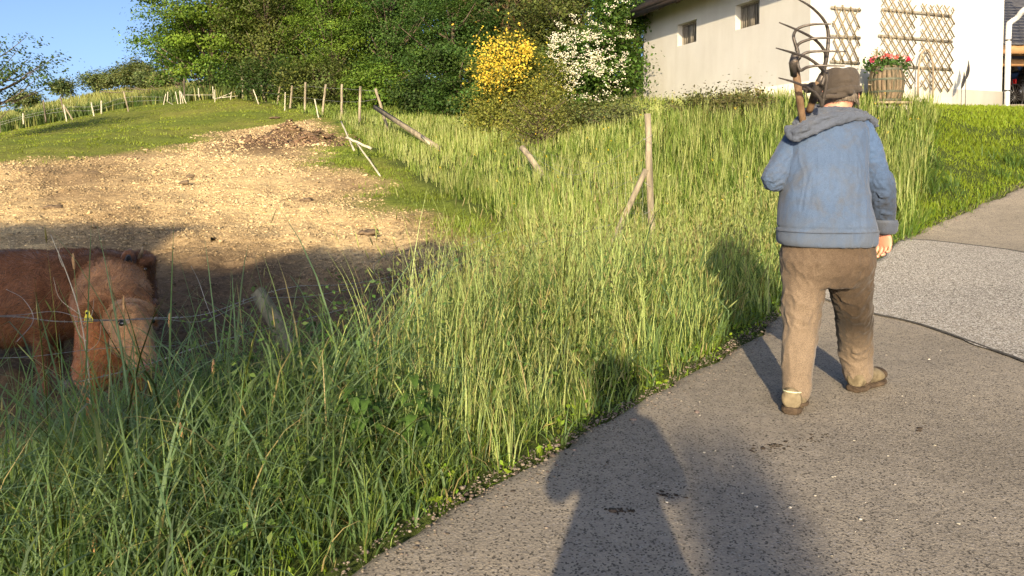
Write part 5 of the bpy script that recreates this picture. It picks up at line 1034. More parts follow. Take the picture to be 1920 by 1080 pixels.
capo = mk('cap', (V, F), MCAP, man, smooth=True)
fl = []
band = [(Cc-hu*.038+(-fd*math.cos(a)*.12+hr*math.sin(a)*.102)+hu*.012*math.sin(a)) for a in np.linspace(-2.7, 2.7, 26)]
fl.append(tube(band, .011, 10, True, 1.6))
for px, py, Y, w1 in ((1603, 168, 4.02, .026), (1592, 173, 3.99, .024), (1600, 162, 4.08, .026)): fl.append(ell(W(px, py, Y), (w1, .035, w1*.8)))
fl.append(tube(spline([W(1544, 181, 3.985), W(1575, 180, 3.985), W(1602, 171, 4.0)], 10), .012, 10))
for px, py, Y in ((1516, 168, 4.06), (1508, 163, 4.1), (1524, 160, 4.05)): fl.append(ell(W(px, py, Y), (.026, .035, .018)))
V, F, N = fuse(fl, .0045, 3, .5); V = V+N*(.002*noise(V, 60, 2, 2))[:, None]; mk('turned_up_brim', (V, F), MCAP, man, smooth=True)
for P_, w in (([W(1608, 172, 4.02), W(1609, 186, 4.02), W(1609, 204, 4.03)], .011), ([W(1598, 180, 4.1), W(1599, 192, 4.1), W(1598, 202, 4.1)], .011), ([W(1512, 170, 4.05), W(1508, 176, 4.05), W(1508, 192, 4.05)], .006), ([W(1522, 166, 4.05), W(1513, 170, 4.04), W(1513, 186, 4.04)], .006)):
    mk('cap_strap', tube(spline(P_, 8), w*.6, 8, True, .35), MCAP, man, smooth=True)
# ---- sweatshirt
def R_(px, py, Y, w, d): return (W(px, py, Y), np.array([w, 0, 0]), np.array([0, d, 0]))
jac = [loft([R_(1551, 459, 3.9, .24, .165), R_(1550, 450, 3.9, .248, .172), R_(1550, 426, 3.9, .244, .176), R_(1547, 400, 3.91, .232, .178), R_(1544, 350, 3.93, .212, .174), R_(1545, 300, 3.96, .206, .17), R_(1550, 262, 3.99, .208, .158), R_(1555, 240, 4.01, .196, .142), R_(1560, 222, 4.04, .15, .115), R_(1563, 211, 4.06, .1, .09)], 36, sup=2.3)]
V, F, N = fuse(jac, .0075, 4, .6)
V = creases(V, N, .0055, 26, (1.3, 1, .5), 6); V = V+N*(.0016*noise(V, 30, 2, 6))[:, None]
fo = []
def f2(x0, y0, x1, y1, w, h, Y=3.78): fo.append((W(x0, y0, Y), W(x1, y1, Y), w, h))
for a in [(1590, 248, 1600, 320, .014, .007, 3.86), (1582, 262, 1596, 360, .014, .006, 3.8), (1510, 262, 1492, 330, .014, .006, 3.82), (1490, 330, 1500, 430, .02, .004, 3.73), (1530, 300, 1560, 420, .03, .003, 3.75), (1600, 400, 1560, 436, .02, .004, 3.74), (1480, 436, 1600, 431, .012, .004, 3.72), (1610, 380, 1598, 436, .014, .005, 3.76), (1480, 400, 1474, 436, .014, .005, 3.78), (1520, 426, 1570, 434, .012, -.004, 3.72)]: f2(*a[:6], Y=a[6])
V = folds(V, N, fo)
# hem band: draw in the ribbing just above the waistband
zz = V[:, 2]; zb = W(1550, 430, 3.75)[2]; inside = (np.abs(V[:, 0]-1.55*1.0) < .29); V = V-N*(.006*np.exp(-((zz-zb)/.005)**2)*(V[:, 0] < rx(1640, 3.8)+.01))[:, None]
jo = mk('sweatshirt', (V, F), MJAC, man, smooth=True)
for k in (0, 1):
    sv = limb([W(1604, 252, 4.01), W(1624, 284, 4.0), W(1641, 330, 3.985), er+[0.006, 0, 0], W(1656, 392, 3.99), wr_+[.0, 0, .02]], [.092, .083, .071, .07, .063, .05], 16) if k == 0 else limb([W(1504, 258, 4.0), W(1480, 292, 3.97), eL+[.01, 0, 0.01]], [.086, .076, .064], 14)+limb([eL+[.01, 0, .01], (eL+hl)/2, hl-[.1, .02, -.005]], [.064, .058, .048], 10)
    V, F, N = fuse(sv, .0065, 4, .6); V = creases(V, N, .008, 48, (.8, 1, 1.3), 9+k); fo = []
    for a in ([(1618, 330, 1660, 350, .012, .006, 3.9), (1626, 352, 1668, 372, .011, .007, 3.91), (1630, 378, 1670, 364, .009, .006, 3.91), (1636, 396, 1672, 404, .009, .006, 3.93), (1640, 418, 1672, 414, .008, .006, 3.95), (1640, 330, 1662, 312, .01, .005, 3.9), (1644, 290, 1622, 262, .012, .006, 3.92), (1606, 262, 1614, 330, .012, .005, 3.9)] if k == 0 else [(1500, 262, 1470, 320, .013, .006, 3.88), (1486, 270, 1450, 310, .012, .006, 3.88), (1470, 300, 1438, 330, .011, .006, 3.87), (1484, 310, 1440, 348, .01, .005, 3.87), (1490, 330, 1450, 352, .009, .005, 3.87)]): f2(*a[:6], Y=a[6])
    V = folds(V, N, fo); mk('sleeve', (V, F), MJACS if k == 0 else MJAC, man, smooth=True)
ring_ = lambda px, py, Y, w, d, n=40: [W(px, py, Y)+np.array([w*math.copysign(abs(math.cos(t))**(2/2.3), math.cos(t)), d*math.copysign(abs(math.sin(t))**(2/2.3), math.sin(t)), 0]) for t in np.linspace(0, 2*math.pi, n+1)]
mk('hem_seam', tube(ring_(1550, 431, 3.9, .251, .18), .0016, 5, False), MHOOD, jo, smooth=True)
V, F = loft([R_(1658, 412, 4.0, .064, .06), R_(1659, 418, 4.01, .066, .062), R_(1659, 432, 4.02, .062, .058), R_(1659, 438, 4.02, .05, .046)], 24, True, 2); mk('cuff', (V, F), MHOOD, jo, smooth=True)
for s in ([(1598, 236, 3.9), (1606, 262, 3.87), (1604, 300, 3.865), (1612, 335, 3.88)], [(1504, 252, 3.88), (1484, 280, 3.87), (1476, 310, 3.87)]):
    pass
# ---- hood lying on the shoulders
hood = []
hood.append(tube(spline([W(1640, 236, 4.03), W(1622, 221, 3.97), W(1588, 214, 3.93), W(1545, 221, 3.885), W(1506, 238, 3.865), W(1488, 250, 3.88)], 24), lerp_rad([.022, .03, .034, .042, .048, .04], 24), 16, True, .5))
hood.append(tube(spline([W(1640, 230, 4.1), W(1612, 213, 4.05), W(1585, 209, 3.99), W(1540, 211, 3.96), W(1510, 222, 3.97), W(1492, 238, 4.0)], 20), lerp_rad([.022, .028, .028, .032, .038, .036], 20), 14, True, .8))
hood.append(stube([W(1484, 240, 3.92), W(1489, 256, 3.88), W(1500, 262, 3.85)], [.04, .034, .02], 8, 12, .7)); hood.append(stube([W(1500, 258, 3.85), W(1545, 238, 3.845), W(1590, 222, 3.885), W(1622, 222, 3.94)], [.016, .018, .018, .012], 14, 10))
hood.append(stube([W(1510, 214, 4.06), W(1530, 204, 4.14), W(1570, 206, 4.2), W(1610, 212, 4.14)], [.026, .026, .026, .026], 14, 12))
V, F, N = fuse(hood, .006, 4, .6); V = folds(V, N, [(W(1500, 250, 3.82), W(1600, 212, 3.88), .010, .006), (W(1492, 238, 3.84), W(1560, 212, 3.86), .012, -.006), (W(1530, 226, 3.82), W(1632, 222, 3.93), .008, -.005), (W(1515, 240, 3.82), W(1512, 222, 3.83), .006, .004)]); V = V+N*(.0015*noise(V, 40, 3, 2))[:, None]
V = creases(V, N, .008, 45, (.6, 1, 1.6), 21); mk('hood', (V, F), MHOOD, man, smooth=True)
# ---- trousers
tro = [loft([R_(1552, 455, 3.91, .222, .15), R_(1551, 485, 3.905, .236, .17), R_(1550, 512, 3.9, .225, .155), R_(1550, 534, 3.9, .19, .12)], 32, sup=2.3)]
tro += limb([W(1508, 515, 3.89), W(1503, 580, 3.87), W(1500, 630, 3.85), W(1495, 690, 3.8), W(1494, 732, 3.77)], [.11, .096, .086, .077, .069], 18)
tro += limb([W(1594, 515, 3.92), W(1600, 575, 3.98), W(1602, 620, 4.06), W(1604, 665, 4.11), W(1608, 697, 4.12)], [.112, .097, .09, .084, .077], 18)
V, F, N = fuse(tro, .0078, 9, .6)
V = creases(V, N, .0085, 25, (1.1, 1, .8), 12); V = V+N*(.002*noise(V*np.array([1, 1, .7]), 22, 3, 8))[:, None]
fo = []
for a in [(1468, 480, 1530, 552, .013, .008, 3.76), (1478, 500, 1538, 575, .012, .006, 3.76), (1500, 470, 1552, 560, .014, .007, 3.74), (1466, 512, 1520, 560, .011, .006, 3.77), (1466, 545, 1540, 560, .012, .005, 3.76), (1542, 555, 1500, 625, .012, .006, 3.77), (1470, 580, 1520, 610, .014, .004, 3.77), (1535, 600, 1480, 655, .014, .003, 3.76),
          (1466, 700, 1518, 726, .011, .007, 3.7), (1470, 724, 1520, 700, .010, .006, 3.7), (1468, 738, 1520, 732, .008, .006, 3.7), (1472, 680, 1500, 706, .012, .005, 3.7),
          (1568, 650, 1635, 672, .011, .008, 4.01), (1572, 672, 1640, 668, .010, .007, 4.02), (1575, 690, 1640, 684, .009, .007, 4.03), (1570, 640, 1610, 660, .011, .006, 4.01), (1560, 570, 1630, 560, .016, .003, 3.87), (1562, 540, 1580, 620, .014, .005, 3.85), (1628, 500, 1630, 640, .010, .006, 3.92), (1536, 470, 1552, 560, .008, -.006, 3.73), (1590, 600, 1634, 632, .013, .004, 3.95)]: f2(*a[:6], Y=a[6])
V = folds(V, N, fo)
dirt = np.zeros(len(V)); px_, py_ = rx, None
mk('trousers', (V, F), MTRO, man, smooth=True)
# dark rubbed earth stain on the right trouser leg comes from its own material zone
def b_tr(n, out):
    tc = n.nodes.new('ShaderNodeTexCoord').outputs['Object']; f = texn(n, 3.4, 7, .65, tc); g = texn(n, 260, 3, .5, tc); wv = texn(n, 9, 5, .55, tc, 1.0, (1, 1, .6)); wv2 = texn(n, 34, 4, .6, tc, .5)
    c = ramp(n, f, [(.3, (.14, .105, .072)), (.7, (.2, .15, .103))]); s = n.nodes.new('ShaderNodeSeparateXYZ'); n.links.new(tc, s.inputs[0])
    a = n.nodes.new('ShaderNodeMapRange'); a.inputs['From Min'].default_value = -.06; a.inputs['From Max'].default_value = .06; n.links.new(s.outputs[0], a.inputs['Value'])
    b = n.nodes.new('ShaderNodeMapRange'); b.inputs['From Min'].default_value = .16; b.inputs['From Max'].default_value = .4; n.links.new(s.outputs[2], b.inputs['Value'])
    k = mixc(n, 1.0, a.outputs[0], b.outputs[0], 'MULTIPLY'); k2 = mixc(n, 1.0, k, ramp(n, texn(n, 7, 7, .7, tc), [(.2, (.6, .6, .6)), (.5, (1, 1, 1))]), 'MULTIPLY')
    up = n.nodes.new('ShaderNodeMapRange'); up.inputs['From Min'].default_value = .42; up.inputs['From Max'].default_value = .74; n.links.new(s.outputs[2], up.inputs['Value'])
    c = mixc(n, k2, c, (.03, .021, .013)); c = mixc(n, mixc(n, 1.0, up.outputs[0], ramp(n, texn(n, 11, 7, .7, tc), [(.3, (.45, .45, .45)), (.6, (1, 1, 1))]), 'MULTIPLY'), c, (.085, .06, .04))
    c = mixc(n, 1.0, c, ramp(n, g, [(.3, (.65, .65, .65)), (.7, (1.35, 1.35, 1.35))]), 'MULTIPLY')
    nb = bump(n, wv, .5, .02); nb = bump(n, wv2, .35, .006, nb); nb = bump(n, g, .3, .001, nb); princ(n, out, c, .9, nb, 0, .1, Sheen_Weight=.1)
mt = M('worn_brown_trousers', b_tr); bpy.data.objects['trousers'].data.materials[0] = mt
# ---- boots
def boot(heel, toe, ank, lab=None):
    h, t_ = np.asarray(heel, float), np.asarray(toe, float); d = t_-h; d[2] = 0; L = np.linalg.norm(d); d = d/L; s = np.cross(d, (0, 0, 1)); u = np.array([0, 0, 1.])
    r = lambda f, w, z, hh: (h+d*L*f+u*z, s*w, u*hh)
    up = [loft([r(-.02, .034, .06, .036), r(.02, .047, .068, .05), r(.25, .05, .076, .056), r(.5, .052, .066, .048), r(.75, .058, .056, .038), r(.92, .05, .048, .03), r(1.02, .024, .04, .016)], 20), ]
    up += limb([h+d*.06+u*.06, h+d*.065+u*.10, ank-u*.0], [.042, .045, .05], 8)
    V, F, N = fuse(up, .005, 3); V = V+N*(.0016*noise(V, 50, 3, 2))[:, None]; b = mk('boot', (V, F), MBOOT, man, smooth=True)
    so = [loft([(h+d*L*f+u*.016, s*w, d*0+u*.017) for f, w in ((-.06, .03), (-.02, .046), (.12, .052), (.28, .048), (.45, .048), (.72, .062), (.9, .055), (1.0, .034), (1.04, .012))], 16, sup=3)]
    V, F, N = fuse(so, .004, 2); V = V+N*(.0022*noise(V, 70, 3, 9)-.0)[:, None]; V[:, 2] = np.maximum(V[:, 2], h[2]); mk('sole', (V, F), MSOLE, b, smooth=True)
    mk('collar', tube([ank+np.array([.051*math.cos(a), .051*math.sin(a), -.012]) for a in np.linspace(0, 6.2832, 21)], .009, 8, False), MSOLE, b, smooth=True)
    mk('heel_trim', tube([h+d*(.05-.052*math.cos(a))+s*.044*math.sin(a)+u*(.1+.006*math.cos(a)) for a in np.linspace(-1.3, 1.3, 12)], .0035, 6), MLIME, b, smooth=True)
    q_ = h+d*L*.86+u*.055; mk('toe_cap', ell(q_, (L*.2, .056, .036), (d, s, u), 16, 10), MSOLE, b, smooth=True)
    return b
gl = gz(rx(1490, 3.72), 3.72)+.014
boot((rx(1490, 3.7), 3.7, gl), (rx(1504, 3.98), 3.98, gl), anL+[0, -.01, -.015])
hx = rx(1604, 4.1); boot((hx, 4.07, gz(hx, 4.07)+.014), (hx+.225, 4.25, gz(hx+.2, 4.2)+.014), anR+[.005, 0, -.01])
# ---- pitchforks
MSHAFT = simple('old_ash_handle', (.11, .065, .035), (.26, .17, .1), 12, .6, .4, .004, (1, 1, .15)); MSTEEL = simple('worn_fork_steel', (.045, .038, .032), (.13, .11, .095), 20, .5, .4, .002, metal=.55, spec=.5)
def fork(label, shaft, sock, tines, loc):
    t = thing('pitchfork', label, 'pitchfork', loc, 'pitchforks over the shoulder of the man')
    mk('handle', tube(np.asarray(shaft), np.linspace(.0165, .019, len(shaft)), 12), MSHAFT, t, smooth=True)
    mk('ferrule', tube(np.asarray(sock), [.021, .023, .017][:len(sock)], 12), MSTEEL, t, smooth=True)
    for k, (P_, r) in enumerate(tines): mk('tine', tube(spline(P_, 26), lerp_rad(r, 26), 9), MSTEEL, t, smooth=True)
    return t
A0 = W(1503, 212, 3.92); A1 = W(1489, 112, 3.74); dn = nrm(A0-A1)
fork('pitchfork with its tines bowed to the right, on the left of the pair', [A0+dn*.95, A0+dn*.3, A0, A1], [W(1490, 140, 3.79), W(1488, 118, 3.75), W(1491, 102, 3.73)],
     [([W(1488, 122, 3.745), W(1496, 100, 3.73), W(1491, 82, 3.73), W(1488, 66, 3.73), W(1497, 53, 3.72), W(1522, 46, 3.71), W(1558, 45, 3.7)], [.011, .009, .008, .0075, .007, .006, .003]),
      ([W(1494, 96, 3.73), W(1494, 88, 3.73), W(1503, 79, 3.72), W(1530, 72, 3.7), W(1578, 71, 3.68)], [.009, .0075, .007, .006, .003]),
      ([W(1496, 112, 3.735), W(1503, 104, 3.73), W(1515, 98, 3.72), W(1540, 96, 3.7), W(1586, 97, 3.68)], [.009, .0075, .007, .006, .003]),
      ([W(1494, 112, 3.74), W(1497, 126, 3.74), W(1502, 132, 3.74), W(1514, 126, 3.72), W(1540, 123, 3.7), W(1584, 124, 3.68)], [.01, .008, .008, .007, .006, .003])], A1)
B0 = W(1519, 203, 3.9); B1 = W(1537, 152, 3.8); dn = nrm(B0-B1)
fork('pitchfork with long tines bowed to the left, in front of the cap', [B0+dn*.02, B0, (B0+B1)/2, B1], [W(1524, 190, 3.87), W(1534, 162, 3.82), W(1543, 140, 3.78)],
     [([W(1536, 160, 3.8), W(1545, 130, 3.77), W(1551, 100, 3.75), W(1553, 62, 3.74), W(1545, 38, 3.72), W(1522, 14, 3.68), W(1494, -3, 3.64)], [.012, .011, .0095, .0085, .007, .006, .0035]),
      ([W(1548, 112, 3.76), W(1546, 96, 3.75), W(1530, 76, 3.72), W(1503, 60, 3.68), W(1461, 42, 3.63)], [.009, .0075, .007, .006, .003]),
      ([W(1541, 160, 3.78), W(1545, 142, 3.77), W(1540, 128, 3.75), W(1515, 109, 3.71), W(1486, 99, 3.67), W(1455, 90, 3.63)], [.01, .0085, .008, .007, .006, .003]),
      ([W(1541, 200, 3.82), W(1537, 184, 3.8), W(1520, 168, 3.77), W(1492, 155, 3.72), W(1460, 146, 3.67)], [.009, .0085, .007, .006, .003]),
      ([W(1541, 200, 3.82), W(1546, 175, 3.8), W(1550, 150, 3.78), W(1549, 132, 3.77)], [.009, .009, .009, .01])], B1)
# ---- the photographer behind the camera, present through the long shadow
g0 = gz(0, -.38)
ph = thing('person', 'person taking the picture, seen only as the long shadow across road and grass', 'person', (0, -.38, g0))
hh = np.array([0, -.42, 1.62]); bd = [ell(hh, (.078, .098, .118), None, 18, 12), ell(hh+[0, .03, -.05], (.058, .062, .07)), ell(hh+[0, .1, -.01], (.014, .022, .024)), ell(hh+[0, .088, -.052], (.026, .014, .013))]
for s in (-1, 1): bd += [ell(hh+[.082*s, 0, -.01], (.01, .02, .032)), ell(hh+[.03*s, .085, .014], (.014, .01, .01))]
bd += limb([hh-[0, .01, .06], [0, -.42, 1.42]], [.056, .062]); bd += [loft([((0, -.42, 1.44), (.1, 0, 0), (0, .08, 0)), ((0, -.42, 1.36), (.15, 0, 0), (0, .1, 0)), ((0, -.42, 1.1), (.13, 0, 0), (0, .11, 0)), ((0, -.4, .9), (.17, 0, 0), (0, .12, 0))], 20)]
for s in (-1, 1):
    bd += limb([[.13*s, -.42, 1.36], [.22*s, -.3, 1.12], [.07*s, -.09, 1.2]], [.055, .045, .028]); bd += limb([[.09*s, -.4, .92], [.12*s, -.37, .5], [.13*s, -.42, .08]], [.095, .062, .04])
V, F, N = fuse(bd, .012, 2); mk('body', (V, F), MSKIN, ph, smooth=True)
for s in (-1, 1): V, F, N = fuse(hand([.075*s, -.1, 1.19], nrm(np.array([-.25*s, .7, .5])), nrm(np.array([-s, .1, 0])), nrm(np.array([0, -.6, -.8])), 1, .7), .004, 1); mk('hand', (V, F), MSKIN, ph, smooth=True)
jk = [loft([((0, -.4, .8), (.245, 0, 0), (0, .17, 0)), ((0, -.4, .95), (.2, 0, 0), (0, .16, 0)), ((0, -.41, 1.12), (.145, 0, 0), (0, .13, 0)), ((0, -.42, 1.3), (.17, 0, 0), (0, .12, 0)), ((0, -.42, 1.4), (.135, 0, 0), (0, .11, 0)), ((0, -.42, 1.48), (.09, 0, 0), (0, .09, 0))], 24)]
for s in (-1, 1): jk += limb([[.13*s, -.42, 1.36], [.21*s, -.3, 1.12], [.1*s, -.13, 1.2]], [.07, .06, .045])
V, F, N = fuse(jk, .012, 3); mk('jacket', (V, F), MHOOD, ph, smooth=True)
tr = [loft([((0, -.4, .9), (.19, 0, 0), (0, .14, 0)), ((0, -.4, .78), (.2, 0, 0), (0, .15, 0))], 24)]
for s in (-1, 1): tr += limb([[.095*s, -.4, .82], [.12*s, -.37, .5], [.13*s, -.42, .12]], [.11, .085, .07])
V, F, N = fuse(tr, .012, 3); mk('trousers', (V, F), MTRO, ph, smooth=True)
V, F, N = fuse([ell(hh+[0, -.02, .02], (.138, .145, .15)), ell(hh+[0, -.03, -.11], (.115, .11, .1))], .012, 2); F = np.asarray(F); F = F[V[F].mean(1)[:, 1] < -.36]; mk('hood', (V, F), MHOOD, ph, smooth=True)
for s in (-1, 1): mk('boot', join([loft([((.13*s, -.5, g0+.05), (.04, 0, 0), (0, 0, .05)), ((.13*s, -.4, g0+.06), (.05, 0, 0), (0, 0, .06)), ((.13*s, -.22, g0+.035), (.045, 0, 0), (0, 0, .03))], 14)]), MBOOT, ph, smooth=True)
o = mk('phone', box((0, -.035, 1.25), (.15, .009, .072), None, .003), MIRON, loc=(0, -.035, 1.25)); tagit(o, 'phone held up in both hands by the person taking the picture', 'phone')
# ------------------------------------------------------------------ cattle
def b_fur(c1, c2, c3, attr=False):
    def b(n, out):
        tc = n.nodes.new('ShaderNodeTexCoord').outputs['Object']; f = texn(n, 2.6, 7, .65, tc, .8); f2 = texn(n, 9, 7, .7, tc, 1.0); h = texn(n, 120, 5, .7, tc, .5, (1, .35, .35))
        c = ramp(n, f, [(.3, c1), (.55, c2), (.75, c3)]); c = mixc(n, 1.0, c, ramp(n, f2, [(.3, (.65, .65, .65)), (.7, (1.3, 1.3, 1.3))]), 'MULTIPLY'); c = mixc(n, 1.0, c, ramp(n, h, [(.3, (.6, .6, .6)), (.7, (1.3, 1.3, 1.3))]), 'MULTIPLY')
        if attr:
            a = n.nodes.new('ShaderNodeAttribute'); a.attribute_name = 'col'; c = mixc(n, 1.0, c, a.outputs['Color'], 'MULTIPLY')
        princ(n, out, c, .8, bump(n, h, .8, .01, bump(n, f2, .5, .03)), 0, .15, Sheen_Weight=.25)
    return b
MFUR1 = M('red_brown_hide', b_fur((.08, .032, .015), (.15, .062, .028), (.22, .098, .045)))
MFUR2 = M('light_brown_hide', b_fur((.33, .175, .07), (.45, .26, .11), (.54, .35, .17), True))
MHOOF = simple('hoof', (.04, .03, .025), (.1, .08, .06), 20, .6); MHORN = simple('horn', (.12, .09, .06), (.22, .17, .11), 20, .45, .2, .002)
MEYE = simple('eyeball', (.008, .006, .005), (.012, .01, .008), 5, .08, 0, .001, spec=.8); MTAG = simple('yellow_ear_tag', (.6, .5, .05), (.68, .58, .07), 9, .5, .1, .001); MINK = simple('tag_ink', (.01, .01, .01), (.02, .02, .02), 9, .6)
MNOSE = simple('pink_muzzle', (.16, .07, .045), (.27, .14, .1), 24, .45, .4, .003)
def furcards(V, F, N, n, L, w, col, mat, parent, dirv, sel=None, tintf=None):
    F = np.asarray(F); c = V[F].mean(1); nn_ = nrm(N[F].mean(1)); ok = (nn_[:, 1] < .35) if sel is None else sel(c, nn_)
    idx = np.nonzero(ok)[0]; idx = rng.choice(idx, n); ww = rng.dirichlet(np.ones(F.shape[1]), n); P = (V[F[idx]]*ww[..., None]).sum(1); nv = nn_[idx]
    d = np.asarray(dirv, float)+rng.normal(size=(n, 3))*.45; sw = np.stack([noise(P, 11, 3, i) for i in (1, 2, 3)], 1)*1.5; d = d+sw; d = nrm(d-nv*(d*nv).sum(1, keepdims=True)); t = nrm(np.cross(nv, d)); l = (L*rng.uniform(.6, 1.4, n))[:, None]
    A = P-t*w; B = P+t*w; C1 = P+d*l*.6+nv*l*.28; T_ = P+d*l+nv*l*.3; Vv = np.stack([A, B, C1+t*w*.6, C1-t*w*.6, T_], 1).reshape(-1, 3)
    Ff = (np.array([[0, 1, 2], [0, 2, 3], [3, 2, 4]])[None]+5*np.arange(n)[:, None, None]).reshape(-1, 3)
    tint = 1+.3*noise(P, 4, 3, 6)[:, None]; c = np.repeat(np.asarray(col)*(tintf(P) if tintf else 1)*tint*(1+.3*rng.normal(size=(n, 1))), 5, 0).clip(.01, .8); o = mk('coat_hair', (Vv, Ff), mat, parent, col=c); o['kind'] = 'stuff'; return o
MHC = leafmat('coat_hair_strands', .1, .6)
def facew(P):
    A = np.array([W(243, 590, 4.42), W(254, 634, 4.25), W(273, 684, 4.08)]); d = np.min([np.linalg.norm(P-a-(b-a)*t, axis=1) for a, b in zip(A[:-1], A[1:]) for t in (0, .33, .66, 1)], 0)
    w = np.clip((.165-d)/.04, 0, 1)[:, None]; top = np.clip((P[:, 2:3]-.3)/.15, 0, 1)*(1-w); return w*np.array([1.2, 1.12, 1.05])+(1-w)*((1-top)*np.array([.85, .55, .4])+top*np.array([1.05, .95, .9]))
# light brown cow, facing the camera with lowered head
y0 = 5.0; cowF = thing('cow', 'light brown calf facing the camera with lowered head and a yellow ear tag', 'cow', (rx(210, 5.4), 5.5, gz(rx(210, 5.4), 5.5)), 'brown cattle behind the fence')
bd = []
def E(px, py, Y, a, b, c, ax=None): bd.append(ell(W(px, py, Y), (a, b, c), ax, 20, 14))
# trunk seen end-on
bd.append(loft([(W(212, 575, 5.0), (.2, 0, 0), (0, .02, .22)), (W(211, 570, 5.1), (.262, 0, 0), (0, .0, .27)), (W(208, 572, 5.35), (.29, 0, 0), (0, 0, .30)), (W(205, 566, 5.8), (.3, 0, 0), (0, 0, .32)), (W(196, 552, 6.2), (.28, 0, 0), (0, 0, .31)), (W(192, 545, 6.45), (.16, 0, 0), (0, 0, .2))], 26))
E(208, 548, 5.02, .23, .2, .19); E(212, 528, 5.12, .2, .22, .12)
# neck and chest, then the head turned to the right and down
bd += limb([W(208, 560, 5.0), W(214, 596, 4.85), W(208, 650, 4.8)], [.24, .22, .2], 8, 18)
E(196, 640, 4.72, .16, .16, .2); E(178, 690, 4.75, .13, .14, .16)
E(243, 586, 4.46, .135, .12, .085); E(236, 600, 4.44, .125, .12, .11)                                # broad forehead
bd += limb([W(243, 604, 4.36), W(254, 634, 4.25), W(266, 662, 4.15), W(273, 680, 4.1)], [.112, .088, .068, .062], 12, 18)   # long face
E(275, 684, 4.07, .068, .055, .05); E(236, 640, 4.36, .085, .09, .1); E(252, 672, 4.2, .05, .06, .05)
E(227, 597, 4.32, .036, .035, .026)
# legs
gF = lambda x, y: gz(x, y)
for px, Y, s in ((160, 5.15, -1), (252, 5.1, 1)):
    x = rx(px, Y); z = gF(x, Y); bd += limb([(x, Y, -.05), (x, Y-.02, z+.42), (x+.0, Y, z+.24), (x, Y-.03, z+.06)], [.1, .062, .046, .045], 12, 14)
for px, Y in ((168, 6.2), (240, 6.2)):
    x = rx(px, Y); z = gF(x, Y); bd += limb([(x, Y-.1, .0), (x, Y-.18, z+.62), (x, Y+.1, z+.4), (x, Y+.02, z+.06)], [.14, .1, .055, .046], 14, 14)
V, F, N = fuse(bd, .013, 4, .6); V = V+N*(.006*noise(V, 9, 3, 4)+.003*noise(V, 30, 2, 5))[:, None]
V = folds(V, N, [(W(205, 575, 4.66), W(200, 660, 4.6), .03, .012), (W(240, 612, 4.22), W(262, 660, 4.1), .016, .006), (W(250, 690, 4.05), W(284, 692, 4.0), .008, -.008)])
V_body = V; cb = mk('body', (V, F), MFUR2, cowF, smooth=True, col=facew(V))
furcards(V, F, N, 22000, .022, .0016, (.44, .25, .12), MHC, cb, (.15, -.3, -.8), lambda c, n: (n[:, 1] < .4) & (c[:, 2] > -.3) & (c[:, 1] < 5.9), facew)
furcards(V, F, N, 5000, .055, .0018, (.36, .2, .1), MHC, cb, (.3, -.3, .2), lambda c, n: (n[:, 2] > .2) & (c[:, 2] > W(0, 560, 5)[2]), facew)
MEL = simple('pale_eye_ring', (.5, .36, .24), (.62, .46, .32), 30, .7); q0 = surf(V_body, 229, 604); mk('eye_patch', ell(q0+[.004, .006, -.007], (.034, .024, .026), None, 14, 10), MEL, cowF, smooth=True)
er0 = W(208, 584, 4.42)
for s_, base, mid_, tip in ((-1, W(212, 583, 4.43), W(186, 580, 4.36), W(150, 590, 4.34)), (1, W(276, 586, 4.62), W(285, 590, 4.7), W(294, 604, 4.8))):
    d = nrm(tip-base); L = np.linalg.norm(tip-base); rings = [(base+d*L*f+np.array([0, 0, .02*math.sin(3.1*f)]), np.array([0, 0, w_e]), np.array([0, t_e, 0])) for f, w_e, t_e in ((0, .03, .024), (.2, .05, .022), (.5, .062, .016), (.8, .048, .012), (.95, .022, .008), (1, .006, .004))]
    V, F, N = fuse([loft(rings, 16)], .005, 2); e_ = mk('ear', (V, F), MFUR1, cowF, smooth=True); furcards(V, F, N, 1500, .03, .0014, (.3, .13, .05), MHC, e_, d, lambda c, n: n[:, 1] < .6)
er_ = mk('eye', ell(q0+[0, -.014, 0], (.021, .015, .015), None, 14, 10), MEYE, cowF, smooth=True); mk('eyelid', tube([q0+[0, -.026, .002]+np.array([.024*math.cos(a), 0, .016*math.sin(a)]) for a in np.linspace(.1, 3.04, 12)], .0045, 6), MFUR2, er_, smooth=True)
er_ = mk('eye', ell(W(286, 602, 4.52), (.016, .016, .016)), MEYE, cowF, smooth=True)
q1 = surf(V_body, 277, 686); mz = mk('muzzle', ell(q1+[.004, .014, .004], (.046, .03, .032), None, 16, 10), MNOSE, cowF, smooth=True)
for s in (-1, 1): mk('nostril', ell(q1+[.004+.022*s, -.014, .008], (.009, .006, .006)), MHOOF, mz, smooth=True)
mk('mouth_line', tube(spline([q1+[-.04, .004, -.03], q1+[0, -.016, -.028], q1+[.04, .0, -.02]], 10), .004, 6), MHOOF, mz, smooth=True)
tg = W(166, 594, 4.3); t = mk('ear_tag', join([loft([(tg+[0, 0, -.032], (.024, 0, 0), (0, .0015, 0)), (tg+[0, 0, -.01], (.026, 0, 0), (0, .002, 0)), (tg+[-.004, 0, .012], (.014, 0, 0), (0, .002, 0)), (tg+[-.006, 0, .032], (.013, 0, 0), (0, .002, 0)), (tg+[-.006, 0, .038], (.006, 0, 0), (0, .0015, 0))], 14, sup=3)]), MTAG, cowF, smooth=False)
mk('tag_button', tube([tg+[-.005, -.006, .022], tg+[-.005, .0, .022]], .008, 12), MINK, t)
for k in range(5): mk('tag_mark', box(tg+[-.014+.008*k, -.0035, -.012+.002*(k % 2)], (.003, .0016, .013)), MINK, t)
for k in range(4): mk('tag_mark', box(tg+[-.011+.009*k, -.0035, -.026], (.004, .0016, .004)), MINK, t)
hx0 = W(128, 700, 4.9)
